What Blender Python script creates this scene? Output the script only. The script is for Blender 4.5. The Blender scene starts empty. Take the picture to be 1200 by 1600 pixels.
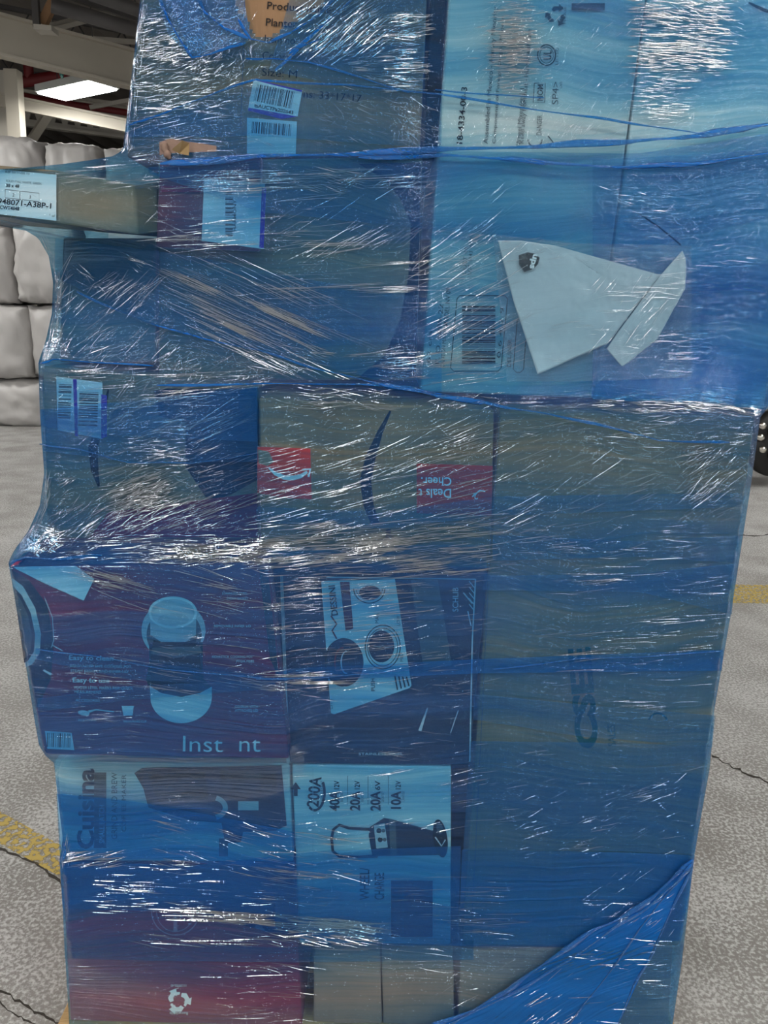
import bpy, bmesh, math, random
import numpy as np
from mathutils import Vector, Matrix, noise
R = math.radians
rnd = random.Random(7)
S = bpy.context.scene
COL = S.collection

# ------------------------------------------------------------------ camera
CAM_H, PITCH, ROLL, FPX = 1.45, R(15), R(1.4), 1200.0
f0 = Vector((0, math.cos(PITCH), -math.sin(PITCH)))
u0 = Vector((0, math.sin(PITCH), math.cos(PITCH)))
r0 = Vector((1, 0, 0))
CR = math.cos(ROLL)*r0 + math.sin(ROLL)*u0
CU = -math.sin(ROLL)*r0 + math.cos(ROLL)*u0
CF = f0
CAMLOC = Vector((0, 0, CAM_H))
cd = bpy.data.cameras.new('camera')
cd.sensor_fit = 'HORIZONTAL'; cd.sensor_width = 36; cd.lens = 36*FPX/1200
cd.clip_start = 0.02; cd.clip_end = 200
cam = bpy.data.objects.new('camera', cd); COL.objects.link(cam)
M = Matrix((CR, CU, -CF)).transposed().to_4x4(); M.translation = CAMLOC
cam.matrix_world = M
S.camera = cam

# ------------------------------------------------------------------ world, exposure, light levels
S.view_settings.view_transform = 'Standard'
S.view_settings.look = 'None'
S.view_settings.gamma = 1
S.view_settings.use_curve_mapping = False
S.view_settings.exposure = 0.0
LAMP = 48.0
w = bpy.data.worlds.new('world'); S.world = w; w.use_nodes = True
bg = w.node_tree.nodes['Background']
bg.inputs[0].default_value = (0.86, 0.93, 1.0, 1); bg.inputs[1].default_value = 0.30
S.cycles.transparent_max_bounces = 24
S.cycles.max_bounces = 6
S.cycles.sample_clamp_indirect = 4
S.cycles.caustics_reflective = False
S.cycles.caustics_refractive = False

# ------------------------------------------------------------------ pixel helpers (1200x1600 photo frame)
def ray(px, py):
    return CF + CR*((px-600)/FPX) - CU*((py-800)/FPX)
def U(px, py, Y, b=0.0, off=0.0):
    """point on the upright plane y = Y + b*x seen at a photo pixel"""
    d = ray(px, py)
    t = (Y-off - 0)/(d.y - b*d.x)
    return CAMLOC + d*t
def G(px, py, z=0.0):
    d = ray(px, py)
    return CAMLOC + d*((z-CAM_H)/d.z)

# ------------------------------------------------------------------ tagging
def link(o): COL.objects.link(o); return o
def tag(o, label=None, cat=None, group=None, kind=None):
    if label: o['label'] = label
    if cat: o['category'] = cat
    if group: o['group'] = group
    if kind: o['kind'] = kind
    return o
def thing(name, loc, label, cat, group=None):
    o = link(bpy.data.objects.new(name, None)); o.location = loc
    o.empty_display_size = .05
    return tag(o, label, cat, group)
def mesh_obj(name, verts, faces, mats, parent=None, fm=None, smooth=False, label=None):
    me = bpy.data.meshes.new(name)
    base = parent_world(parent)
    me.from_pydata([tuple(Vector(v)-base) for v in verts], [], faces)
    if not isinstance(mats, (list, tuple)): mats = [mats]
    for m in mats: me.materials.append(m)
    if fm is not None: me.polygons.foreach_set('material_index', fm)
    if smooth: me.polygons.foreach_set('use_smooth', [True]*len(me.polygons))
    me.update()
    o = link(bpy.data.objects.new(name, me))
    if parent is not None: o.parent = parent
    if label: o['label'] = label
    return o
def parent_world(p):
    v = Vector((0, 0, 0))
    while p is not None:
        v = v + p.location; p = p.parent
    return v
def bevel(o, wd, seg=2):
    m = o.modifiers.new('bevel', 'BEVEL'); m.width = wd; m.segments = seg; m.limit_method = 'ANGLE'; m.angle_limit = R(30)
    return o

# ------------------------------------------------------------------ materials
def nodes(name):
    m = bpy.data.materials.new(name); m.use_nodes = True
    nt = m.node_tree; nt.nodes.clear()
    out = nt.nodes.new('ShaderNodeOutputMaterial')
    return m, nt, out
def N(nt, t, **kw):
    n = nt.nodes.new(t)
    for k, v in kw.items():
        if k.startswith('i_'): n.inputs[k[2:].replace('_', ' ')].default_value = v
        else: setattr(n, k, v)
    return n
def solid(name, col, rough=.7, spec=.3, var=.08, scale=6.0, bump=0.0, metal=0.0, stretch=(1, 1, 1), bscale=None):
    m, nt, out = nodes(name)
    p = N(nt, 'ShaderNodeBsdfPrincipled')
    p.inputs['Roughness'].default_value = rough
    p.inputs['Specular IOR Level'].default_value = spec
    p.inputs['Metallic'].default_value = metal
    tc = N(nt, 'ShaderNodeTexCoord'); mp = N(nt, 'ShaderNodeMapping'); mp.inputs['Scale'].default_value = stretch
    nt.links.new(tc.outputs['Object'], mp.inputs[0])
    nz = N(nt, 'ShaderNodeTexNoise'); nz.inputs['Scale'].default_value = scale; nz.inputs['Detail'].default_value = 5
    nt.links.new(mp.outputs[0], nz.inputs['Vector'])
    cr = N(nt, 'ShaderNodeValToRGB')
    cr.color_ramp.elements[0].position = .3; cr.color_ramp.elements[1].position = .7
    cr.color_ramp.elements[0].color = tuple(c*(1-var) for c in col)+(1,)
    cr.color_ramp.elements[1].color = tuple(min(1, c*(1+var)) for c in col)+(1,)
    nt.links.new(nz.outputs['Fac'], cr.inputs[0]); nt.links.new(cr.outputs[0], p.inputs['Base Color'])
    if bump:
        n2 = N(nt, 'ShaderNodeTexNoise'); n2.inputs['Scale'].default_value = bscale or scale*3; n2.inputs['Detail'].default_value = 4
        nt.links.new(mp.outputs[0], n2.inputs['Vector'])
        b = N(nt, 'ShaderNodeBump'); b.inputs['Strength'].default_value = bump; b.inputs['Distance'].default_value = .01
        nt.links.new(n2.outputs['Fac'], b.inputs['Height']); nt.links.new(b.outputs[0], p.inputs['Normal'])
    nt.links.new(p.outputs[0], out.inputs[0])
    return m
KRAFT = solid('kraft_card', (.30, .175, .095), .75, .2, .12, 9, .15, stretch=(1, 1, .15), bscale=60)
KRAFT_PALE = solid('pale_kraft_card', (.30, .20, .155), .75, .2, .10, 9, .15, bscale=60)
GREYCARD = solid('grey_card', (.21, .17, .12), .8, .2, .08, 9, .1)
WHITECARD = solid('white_card', (.74, .74, .72), .6, .3, .04, 8, .1)
WHITEDULL = solid('off_white_card', (.60, .62, .60), .6, .3, .04, 8, .1)
MAROON = solid('maroon_print', (.235, .014, .062), .5, .3, .08, 8)
NAVY = solid('navy_print', (.012, .022, .05), .5, .3, .15, 8)
BLACKC = solid('black_card', (.018, .018, .024), .6, .3, .15, 8)
INK = solid('black_ink', (.012, .012, .014), .6, .2, .02)
INKG = solid('grey_ink', (.10, .10, .11), .6, .2, .02)
INKL = solid('light_grey_ink', (.60, .60, .62), .6, .2, .02)
WHITEI = solid('white_ink', (.80, .80, .80), .5, .3, .02)
SILVER = solid('silver_ink', (.50, .52, .54), .4, .4, .1, 20)
REDI = solid('red_tape_print', (.75, .04, .025), .45, .3, .08, 20)
CRED = solid('dark_red_ink', (.25, .02, .03), .5, .3, .05, 20)
CREDL = solid('pale_maroon_ink', (.34, .12, .18), .5, .3, .05, 20)
DULLTAPE = solid('dull_tape', (.29, .19, .145), .5, .3, .05, 20)
PURPLE = solid('purple_ink', (.10, .02, .42), .5, .3, .03)
LABELW = solid('label_paper', (.78, .80, .82), .5, .3, .03)
TEAL = solid('teal_ink', (.01, .09, .08), .6, .2, .1, 30)
TAPE = solid('brown_tape', (.34, .23, .11), .25, .5, .05, 20)
WOOD = solid('pallet_wood', (.42, .28, .13), .8, .2, .25, 8, .3, stretch=(1, 8, 8))
CONDUIT = solid('painted_steel', (.52, .49, .43), .6, .3, .10, 1.5)
DARKSTEEL = solid('dark_steel', (.085, .08, .08), .5, .4, .2, 2)
REDPIPE = solid('red_sprinkler_pipe', (.16, .012, .015), .45, .4, .1, 2)
BEIGE = solid('beige_steel', (.56, .52, .44), .6, .3, .12, .9)
BAGM = solid('white_woven_sack', (.47, .455, .445), .42, .4, .08, 2.5, .8, bscale=3.5, stretch=(1, 1, .5))
BAGP = solid('cream_patch', (.72, .66, .52), .5, .3, .04, 4)
RUBBER = solid('black_rubber', (.012, .012, .012), .4, .4, .2, 6)
CHROME = solid('chrome', (.75, .72, .66), .15, .5, .03, metal=1.0)
DECK = solid('roof_deck', (.31, .28, .25), .8, .2, .15, .7)
WALLM = solid('warehouse_wall', (.16, .145, .125), .8, .2, .15, .5)

def emit(name, col, s):
    m, nt, out = nodes(name)
    e = N(nt, 'ShaderNodeEmission'); e.inputs[0].default_value = (*col, 1); e.inputs[1].default_value = s
    nt.links.new(e.outputs[0], out.inputs[0]); return m
LAMPM = emit('lamp_diffuser', (1.0, .985, .95), LAMP)

def floor_mat():
    m, nt, out = nodes('worn_concrete')
    L = nt.links.new
    p = N(nt, 'ShaderNodeBsdfPrincipled'); p.inputs['Roughness'].default_value = .7; p.inputs['Specular IOR Level'].default_value = .25
    tc = N(nt, 'ShaderNodeTexCoord')
    n1 = N(nt, 'ShaderNodeTexNoise'); n1.inputs['Scale'].default_value = .9; n1.inputs['Detail'].default_value = 6
    n2 = N(nt, 'ShaderNodeTexNoise'); n2.inputs['Scale'].default_value = 110; n2.inputs['Detail'].default_value = 3; n2.inputs['Roughness'].default_value = .6
    n3 = N(nt, 'ShaderNodeTexNoise'); n3.inputs['Scale'].default_value = 4.5; n3.inputs['Detail'].default_value = 5
    for n in (n1, n2, n3): L(tc.outputs['Object'], n.inputs['Vector'])
    c1 = N(nt, 'ShaderNodeValToRGB')
    c1.color_ramp.elements[0].position = .35; c1.color_ramp.elements[1].position = .68
    c1.color_ramp.elements[0].color = (.205, .196, .182, 1); c1.color_ramp.elements[1].color = (.30, .292, .28, 1)
    L(n1.outputs['Fac'], c1.inputs[0])
    # pale abrasion specks
    mx = N(nt, 'ShaderNodeMath', operation='MULTIPLY_ADD'); mx.inputs[1].default_value = .35; L(n3.outputs['Fac'], mx.inputs[0]); L(n2.outputs['Fac'], mx.inputs[2])
    c2 = N(nt, 'ShaderNodeValToRGB'); c2.color_ramp.elements[0].position = .62; c2.color_ramp.elements[1].position = .80
    L(mx.outputs[0], c2.inputs[0])
    mix = N(nt, 'ShaderNodeMix', data_type='RGBA'); mix.inputs['B'].default_value = (.50, .50, .49, 1)
    L(c2.outputs[0], mix.inputs['Factor']); L(c1.outputs[0], mix.inputs['A'])
    L(mix.outputs['Result'], p.inputs['Base Color'])
    b = N(nt, 'ShaderNodeBump'); b.inputs['Strength'].default_value = .35; b.inputs['Distance'].default_value = .004
    L(n2.outputs['Fac'], b.inputs['Height']); L(b.outputs[0], p.inputs['Normal'])
    L(p.outputs[0], out.inputs[0]); return m
FLOORM = floor_mat()
def worn_paint():
    m, nt, out = nodes('worn_yellow_paint')
    L = nt.links.new
    tc = N(nt, 'ShaderNodeTexCoord')
    n2 = N(nt, 'ShaderNodeTexNoise'); n2.inputs['Scale'].default_value = 60; n2.inputs['Detail'].default_value = 5
    L(tc.outputs['Object'], n2.inputs['Vector'])
    c = N(nt, 'ShaderNodeValToRGB'); c.color_ramp.elements[0].position = .46; c.color_ramp.elements[1].position = .58
    L(n2.outputs['Fac'], c.inputs[0])
    p = N(nt, 'ShaderNodeBsdfPrincipled'); p.inputs['Base Color'].default_value = (.46, .34, .085, 1); p.inputs['Roughness'].default_value = .7
    t = N(nt, 'ShaderNodeBsdfTransparent'); mx = N(nt, 'ShaderNodeMixShader')
    L(c.outputs[0], mx.inputs[0]); L(p.outputs[0], mx.inputs[1]); L(t.outputs[0], mx.inputs[2]); L(mx.outputs[0], out.inputs[0]); return m
YELLOW = worn_paint()

def film_mat(name, dens, haze, hazecol, rough=.16, bump=.5, streakscale=(3.0, 1, 170), dattr=None, gl=.10, seed=0.0, streak=.5, rot=0.0):
    """blue stretch film: coloured transmission that deepens with the number of layers, a little body haze, a glossy creased skin"""
    m, nt, out = nodes(name); L = nt.links.new
    tc = N(nt, 'ShaderNodeTexCoord')
    # low frequency warp so that creases wander
    wn = N(nt, 'ShaderNodeTexNoise'); wn.inputs['Scale'].default_value = 3.2; wn.inputs['Detail'].default_value = 1.5
    L(tc.outputs['Object'], wn.inputs['Vector'])
    sub = N(nt, 'ShaderNodeVectorMath', operation='SUBTRACT'); sub.inputs[1].default_value = (.5, .5, .5); L(wn.outputs['Color'], sub.inputs[0])
    scl = N(nt, 'ShaderNodeVectorMath', operation='SCALE'); scl.inputs['Scale'].default_value = .12; L(sub.outputs[0], scl.inputs[0])
    add = N(nt, 'ShaderNodeVectorMath', operation='ADD'); L(tc.outputs['Object'], add.inputs[0]); L(scl.outputs[0], add.inputs[1])
    mp = N(nt, 'ShaderNodeMapping'); mp.inputs['Scale'].default_value = streakscale; mp.inputs['Location'].default_value = (seed, seed*.7, seed*1.3)
    ro = N(nt, 'ShaderNodeMapping'); ro.inputs['Rotation'].default_value = (0, rot, 0)
    L(add.outputs[0], ro.inputs[0]); L(ro.outputs[0], mp.inputs[0])
    st = N(nt, 'ShaderNodeTexNoise'); st.inputs['Scale'].default_value = 1.0; st.inputs['Detail'].default_value = 4; st.inputs['Roughness'].default_value = .6
    L(mp.outputs[0], st.inputs['Vector'])
    mp2 = N(nt, 'ShaderNodeMapping'); mp2.inputs['Scale'].default_value = (1.3, 1, 16); mp2.inputs['Location'].default_value = (seed*2, 3, 1)
    L(add.outputs[0], mp2.inputs[0])
    bn = N(nt, 'ShaderNodeTexNoise'); bn.inputs['Scale'].default_value = 1.0; bn.inputs['Detail'].default_value = 3
    L(mp2.outputs[0], bn.inputs['Vector'])
    # density value
    dm = N(nt, 'ShaderNodeMapRange'); dm.inputs['From Min'].default_value = .3; dm.inputs['From Max'].default_value = .7
    dm.inputs['To Min'].default_value = dens*(1-streak); dm.inputs['To Max'].default_value = dens*(1+streak)
    mixf = N(nt, 'ShaderNodeMath', operation='MULTIPLY_ADD'); mixf.inputs[1].default_value = .35
    sc2 = N(nt, 'ShaderNodeMath', operation='MULTIPLY'); sc2.inputs[1].default_value = .65; L(bn.outputs['Fac'], sc2.inputs[0])
    L(st.outputs['Fac'], mixf.inputs[0]); L(sc2.outputs[0], mixf.inputs[2])
    L(mixf.outputs[0], dm.inputs['Value'])
    D = dm.outputs[0]
    if dattr:
        at = N(nt, 'ShaderNodeAttribute', attribute_name=dattr)
        mu = N(nt, 'ShaderNodeMath', operation='MULTIPLY'); L(D, mu.inputs[0]); L(at.outputs['Fac'], mu.inputs[1]); D = mu.outputs[0]
    comb = N(nt, 'ShaderNodeCombineColor')
    for i, k in enumerate((-1.12, -.43, -.23)):
        a = N(nt, 'ShaderNodeMath', operation='MULTIPLY'); a.inputs[1].default_value = k; L(D, a.inputs[0])
        e = N(nt, 'ShaderNodeMath', operation='EXPONENT'); L(a.outputs[0], e.inputs[0]); L(e.outputs[0], comb.inputs[i])
    tr = N(nt, 'ShaderNodeBsdfTransparent'); L(comb.outputs[0], tr.inputs[0])
    df = N(nt, 'ShaderNodeBsdfDiffuse'); df.inputs[0].default_value = (*hazecol, 1)
    hz = N(nt, 'ShaderNodeMath', operation='MULTIPLY'); hz.inputs[1].default_value = haze; hz.use_clamp = True; L(D, hz.inputs[0])
    m1 = N(nt, 'ShaderNodeMixShader'); L(hz.outputs[0], m1.inputs[0]); L(tr.outputs[0], m1.inputs[1]); L(df.outputs[0], m1.inputs[2])
    # bump: long creases + isotropic crinkle
    fine = N(nt, 'ShaderNodeTexNoise'); fine.inputs['Scale'].default_value = 55; fine.inputs['Detail'].default_value = 3; L(tc.outputs['Object'], fine.inputs['Vector'])
    fm_ = N(nt, 'ShaderNodeMath', operation='MULTIPLY_ADD'); fm_.inputs[1].default_value = .25; L(fine.outputs['Fac'], fm_.inputs[0]); L(st.outputs['Fac'], fm_.inputs[2])
    bp = N(nt, 'ShaderNodeBump'); bp.inputs['Strength'].default_value = bump; bp.inputs['Distance'].default_value = .006
    L(fm_.outputs[0], bp.inputs['Height'])
    L(bp.outputs[0], df.inputs['Normal'])
    g = N(nt, 'ShaderNodeBsdfAnisotropic'); g.inputs['Roughness'].default_value = rough; g.inputs[0].default_value = (1, 1, 1, 1)
    L(bp.outputs[0], g.inputs['Normal'])
    lw = N(nt, 'ShaderNodeLayerWeight'); lw.inputs['Blend'].default_value = .25
    ga = N(nt, 'ShaderNodeMath', operation='MULTIPLY_ADD'); ga.inputs[1].default_value = .16; ga.inputs[2].default_value = gl; ga.use_clamp = True
    L(lw.outputs['Fresnel'], ga.inputs[0])
    m2 = N(nt, 'ShaderNodeMixShader'); L(ga.outputs[0], m2.inputs[0]); L(m1.outputs[0], m2.inputs[1]); L(g.outputs[0], m2.inputs[2])
    L(m2.outputs[0], out.inputs[0]); return m
FILM = film_mat('stretch_film', 1.0, .17, (.055, .21, .62), dattr='layers', bump=.9, rough=.06, gl=.025, streak=.85)
FILM_BAND = film_mat('stretch_film_overlap', .75, .30, (.02, .19, .68), seed=4.0, bump=.8, rough=.08, gl=.015)
FILM_THIN = film_mat('stretch_film_single', .38, .32, (.04, .22, .68), seed=9.0, bump=.8, rough=.08, gl=.015)
FILM_CRUMPLE = film_mat('stretch_film_crumpled', .45, .40, (.03, .25, .80), seed=5.0, bump=1.0, rough=.08, gl=.04, streakscale=(45, 60, 70))
FILM_ROPE = film_mat('stretch_film_rope', 1.0, .40, (.01, .20, .66), seed=2.0, streakscale=(8, 200, 200), bump=.9, rough=.1, gl=.04, streak=.25)
FILM_TAIL = film_mat('stretch_film_tail', 1.1, .55, (.008, .17, .60), seed=12.0, bump=.9, rough=.1, gl=.02, rot=.6, streak=.4)
def glint_mat():
    m, nt, out = nodes('film_crease'); L = nt.links.new
    t = N(nt, 'ShaderNodeBsdfTransparent'); t.inputs[0].default_value = (.72, .88, .97, 1)
    g = N(nt, 'ShaderNodeBsdfAnisotropic'); g.inputs['Roughness'].default_value = .07; g.inputs[0].default_value = (1, 1, 1, 1)
    tc = N(nt, 'ShaderNodeTexCoord'); nz = N(nt, 'ShaderNodeTexNoise'); nz.inputs['Scale'].default_value = 160; L(tc.outputs['Object'], nz.inputs['Vector'])
    b = N(nt, 'ShaderNodeBump'); b.inputs['Strength'].default_value = .25; b.inputs['Distance'].default_value = .002; L(nz.outputs['Fac'], b.inputs['Height']); L(b.outputs[0], g.inputs['Normal'])
    mx = N(nt, 'ShaderNodeMixShader'); mx.inputs[0].default_value = .68
    L(t.outputs[0], mx.inputs[1]); L(g.outputs[0], mx.inputs[2]); L(mx.outputs[0], out.inputs[0]); return m
GLINT = glint_mat()
def poly_mat():
    m, nt, out = nodes('white_poly_bag'); L = nt.links.new
    p = N(nt, 'ShaderNodeBsdfPrincipled'); p.inputs['Base Color'].default_value = (.60, .65, .70, 1); p.inputs['Roughness'].default_value = .35
    tc = N(nt, 'ShaderNodeTexCoord'); nz = N(nt, 'ShaderNodeTexNoise'); nz.inputs['Scale'].default_value = 14; nz.inputs['Detail'].default_value = 3; L(tc.outputs['Object'], nz.inputs['Vector'])
    b = N(nt, 'ShaderNodeBump'); b.inputs['Strength'].default_value = .5; b.inputs['Distance'].default_value = .02; L(nz.outputs['Fac'], b.inputs['Height']); L(b.outputs[0], p.inputs['Normal'])
    t = N(nt, 'ShaderNodeBsdfTransparent'); mx = N(nt, 'ShaderNodeMixShader'); mx.inputs[0].default_value = .82
    L(t.outputs[0], mx.inputs[1]); L(p.outputs[0], mx.inputs[2]); L(mx.outputs[0], out.inputs[0]); return m
POLY = poly_mat()

# ------------------------------------------------------------------ geometry helpers
def box_between(name, p, q, wd, ht, mat, parent=None, up=Vector((0, 0, 1))):
    p, q = Vector(p), Vector(q); d = (q-p).normalized()
    s = d.cross(up).normalized(); u = s.cross(d).normalized()
    v = []
    for c in (p, q):
        for a, b in ((-1, -1), (1, -1), (1, 1), (-1, 1)): v.append(c+s*(a*wd/2)+u*(b*ht/2))
    f = [(0, 1, 2, 3), (7, 6, 5, 4), (0, 4, 5, 1), (1, 5, 6, 2), (2, 6, 7, 3), (3, 7, 4, 0)]
    return mesh_obj(name, v, f, mat, parent)
def tube(pts, r, seg=8, closed=True):
    """returns verts, faces of a tube along a polyline; r a number or a list"""
    V, F = [], []
    n = len(pts)
    for i, p in enumerate(pts):
        a = pts[max(i-1, 0)]; b = pts[min(i+1, n-1)]
        d = (Vector(b)-Vector(a)).normalized()
        ref = Vector((0, 1, 0)) if abs(d.y) < .9 else Vector((0, 0, 1))
        s = d.cross(ref).normalized(); u = s.cross(d)
        rr = r[i] if isinstance(r, (list, tuple)) else r
        for k in range(seg):
            t = 2*math.pi*k/seg
            V.append(Vector(p)+s*(rr*math.cos(t))+u*(rr*math.sin(t)))
    for i in range(n-1):
        for k in range(seg):
            F.append((i*seg+k, i*seg+(k+1) % seg, (i+1)*seg+(k+1) % seg, (i+1)*seg+k))
    F.append(tuple(range(seg))[::-1]); F.append(tuple((n-1)*seg+k for k in range(seg)))
    return V, F
def tube_obj(name, pts, r, mat, parent=None, seg=8):
    v, f = tube(pts, r, seg); return mesh_obj(name, v, f, mat, parent, smooth=True)

# ------------------------------------------------------------------ printing on faces (2-D drawing in the face plane)
_tc = {}
def text_geo(s, bold=0.0):
    key = (s, bold)
    if key in _tc: return _tc[key]
    c = bpy.data.curves.new('t', 'FONT'); c.body = s; c.resolution_u = 3; c.offset = bold
    o = bpy.data.objects.new('t', c); COL.objects.link(o)
    me = o.to_mesh()
    v = [(p.co.x, p.co.y) for p in me.vertices]; f = [tuple(p.vertices) for p in me.polygons]
    o.to_mesh_clear(); bpy.data.objects.remove(o); bpy.data.curves.remove(c)
    _tc[key] = (v, f); return v, f
class Print:
    def __init__(s, Y, b=0.0, off=.0012): s.Y, s.b, s.off = Y, b, off; s.V = []; s.F = []; s.M = []; s.mats = []; s.k = 0
    def mi(s, m):
        if m not in s.mats: s.mats.append(m)
        return s.mats.index(m)
    def put(s, pts, faces, mat):
        s.k += 1
        o = s.off + .00006*s.k; n0 = len(s.V)
        s.V += [U(x, y, s.Y, s.b, o) for x, y in pts]
        i = s.mi(mat)
        for f in faces: s.F.append(tuple(n0+a for a in f)); s.M.append(i)
        return s
    def poly(s, mat, *pts): return s.put(pts, [tuple(range(len(pts)))], mat)
    def rect(s, mat, x0, y0, x1, y1): return s.poly(mat, (x0, y0), (x0, y1), (x1, y1), (x1, y0))
    def ell(s, mat, cx, cy, rx, ry, a0=0, a1=360, n=40, rot=0):
        p = []
        for i in range(n+(0 if a1-a0 == 360 else 1)):
            t = R(a0+(a1-a0)*i/n); x, y = rx*math.cos(t), ry*math.sin(t); c_, s_ = math.cos(R(rot)), math.sin(R(rot))
            p.append((cx+x*c_-y*s_, cy-(x*s_+y*c_)))
        return s.poly(mat, *p)
    def ring(s, mat, cx, cy, rx, ry, w, a0=0, a1=360, n=48, rot=0):
        p = []; c_, s_ = math.cos(R(rot)), math.sin(R(rot))
        for i in range(n+1):
            t = R(a0+(a1-a0)*i/n)
            for k in (0, w):
                x, y = (rx-k)*math.cos(t), (ry-k)*math.sin(t); p.append((cx+x*c_-y*s_, cy-(x*s_+y*c_)))
        return s.put(p, [(2*i, 2*i+1, 2*i+3, 2*i+2) for i in range(n)], mat)
    def line(s, mat, w, *pts):
        p = []; n = len(pts)
        for i, (x, y) in enumerate(pts):
            a = pts[max(i-1, 0)]; b = pts[min(i+1, n-1)]; dx, dy = b[0]-a[0], b[1]-a[1]; l = math.hypot(dx, dy) or 1
            ww = w[i] if isinstance(w, (list, tuple)) else w
            p += [(x-dy/l*ww/2, y+dx/l*ww/2), (x+dy/l*ww/2, y-dx/l*ww/2)]
        return s.put(p, [(2*i, 2*i+1, 2*i+3, 2*i+2) for i in range(n-1)], mat)
    def text(s, mat, t, x, y, h, ang=0, sx=1.0, bold=0.0, fit=None):
        v, f = text_geo(t, bold); sc = h/.70
        if fit: sx = fit/(max(p[0] for p in v)*sc)
        c, d = math.cos(R(ang)), math.sin(R(ang))
        return s.put([(x+sc*(a*sx*c-b*d), y-sc*(a*sx*d+b*c)) for a, b in v], f, mat)
    def bars(s, mat, x, y, w, h, n=28, ang=0, seed=1, horizontal=False):
        q = random.Random(seed); c, d = math.cos(R(ang)), math.sin(R(ang)); pos = 0; P = []; F = []
        ws = [q.choice((1, 1, 2, 3)) for _ in range(2*n)]; tot = sum(ws); L_ = h if horizontal else w
        for i, a in enumerate(ws):
            a = a/tot*L_
            if i % 2 == 0:
                k = len(P)
                cs = ((0, pos), (w, pos), (w, pos+a), (0, pos+a)) if horizontal else ((pos, 0), (pos+a, 0), (pos+a, h), (pos, h))
                P += [(x+u*c+v*d, y-u*d+v*c) for u, v in cs]; F.append((k, k+1, k+2, k+3))
            pos += a
        return s.put(P, F, mat)
    def build(s, name, parent, label=None):
        V, F, M_ = s.V, s.F, s.M; s.V, s.F, s.M = [], [], []
        base = [LABELW, PURPLE]
        if name.endswith('_label') and any(s.mats[i] in base for i in M_):
            def sub(keep, nm, par, lb=None):
                ids = [k for k in range(len(F)) if (s.mats[M_[k]] in base) == keep]
                if not ids: return par
                used = sorted({v for k in ids for v in F[k]}); ix = {v: i for i, v in enumerate(used)}
                ms = sorted({M_[k] for k in ids})
                return mesh_obj(nm, [V[v] for v in used], [tuple(ix[v] for v in F[k]) for k in ids], [s.mats[m] for m in ms], par, [ms.index(M_[k]) for k in ids], label=lb)
            pp = sub(True, name, parent, label); sub(False, 'printing', pp); return pp
        s.V, s.F, s.M = V, F, M_
        o = s._build(name, parent, label); s.V, s.F, s.M, s.mats = [], [], [], []; return o
    def _build(s, name, parent, label=None):
        return mesh_obj(name, s.V, s.F, s.mats, parent, s.M, label=label)

COVER = []   # front faces for the wrap to drape over: (quad px, Y, b)
def carton(name, label, cat, quad, Y, depth, mat, b=0.0, group=None, bev=.003, zb=None, cover=True, bulge=0.0, wx=0.0):
    tl, tr, br, bl = quad
    P = [U(*tl, Y, b), U(*tr, Y, b), U(*br, Y, b), U(*bl, Y, b)]
    if zb is not None:
        for i in (2, 3): P[i].z = zb
    n = Vector((-b, 1, 0)).normalized()
    base = (P[2]+P[3])/2 + n*depth/2
    root = thing(name, base, label, cat, group)
    # panelled body: the faces are subdivided so the board can bow a little
    bm = bmesh.new()
    vs = [bm.verts.new(p) for p in P] + [bm.verts.new(p+n*depth+Vector((wx, 0, 0))) for p in P]
    for f in ((3, 2, 1, 0), (4, 5, 6, 7), (0, 1, 5, 4), (2, 3, 7, 6), (1, 2, 6, 5), (3, 0, 4, 7)): bm.faces.new([vs[i] for i in f])
    bmesh.ops.recalc_face_normals(bm, faces=bm.faces)
    for v in bm.verts: v.co -= base
    me = bpy.data.meshes.new('body'); bm.to_mesh(me); bm.free(); me.materials.append(mat)
    o = link(bpy.data.objects.new('body', me)); o.parent = root
    bevel(o, bev)
    if cover: COVER.append(([tl, tr, br, bl], Y, b))
    return root

def loft(name, top, bot, Yf, mat, parent, nx=24, ny=4, label=None):
    pass

# ================================================================== SETTING
def plane(name, pts, mat, kind='structure'):
    o = mesh_obj(name, pts, [tuple(range(len(pts)))], mat); o['kind'] = kind; return o
fl = plane('floor', [(-22, -14, 0), (22, -14, 0), (22, 34, 0), (-22, 34, 0)], FLOORM)
ROOF = 6.4
# ribbed roof deck
rv, rf = [], []
for i in range(0, 133):
    x = -22+i/3; z = ROOF + (0 if (i//1) % 2 else .10)
    rv += [(x, -14, z), (x, 34, z)]
for i in range(132): rf.append((2*i, 2*i+1, 2*i+3, 2*i+2))
ce = mesh_obj('ceiling', rv, rf, DECK); ce['kind'] = 'structure'
plane('wall_back', [(-22, 34, 0), (22, 34, 0), (22, 34, ROOF+.1), (-22, 34, ROOF+.1)], WALLM)
plane('wall_left', [(-22, -14, 0), (-22, 34, 0), (-22, 34, ROOF+.1), (-22, -14, ROOF+.1)], WALLM)

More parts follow.
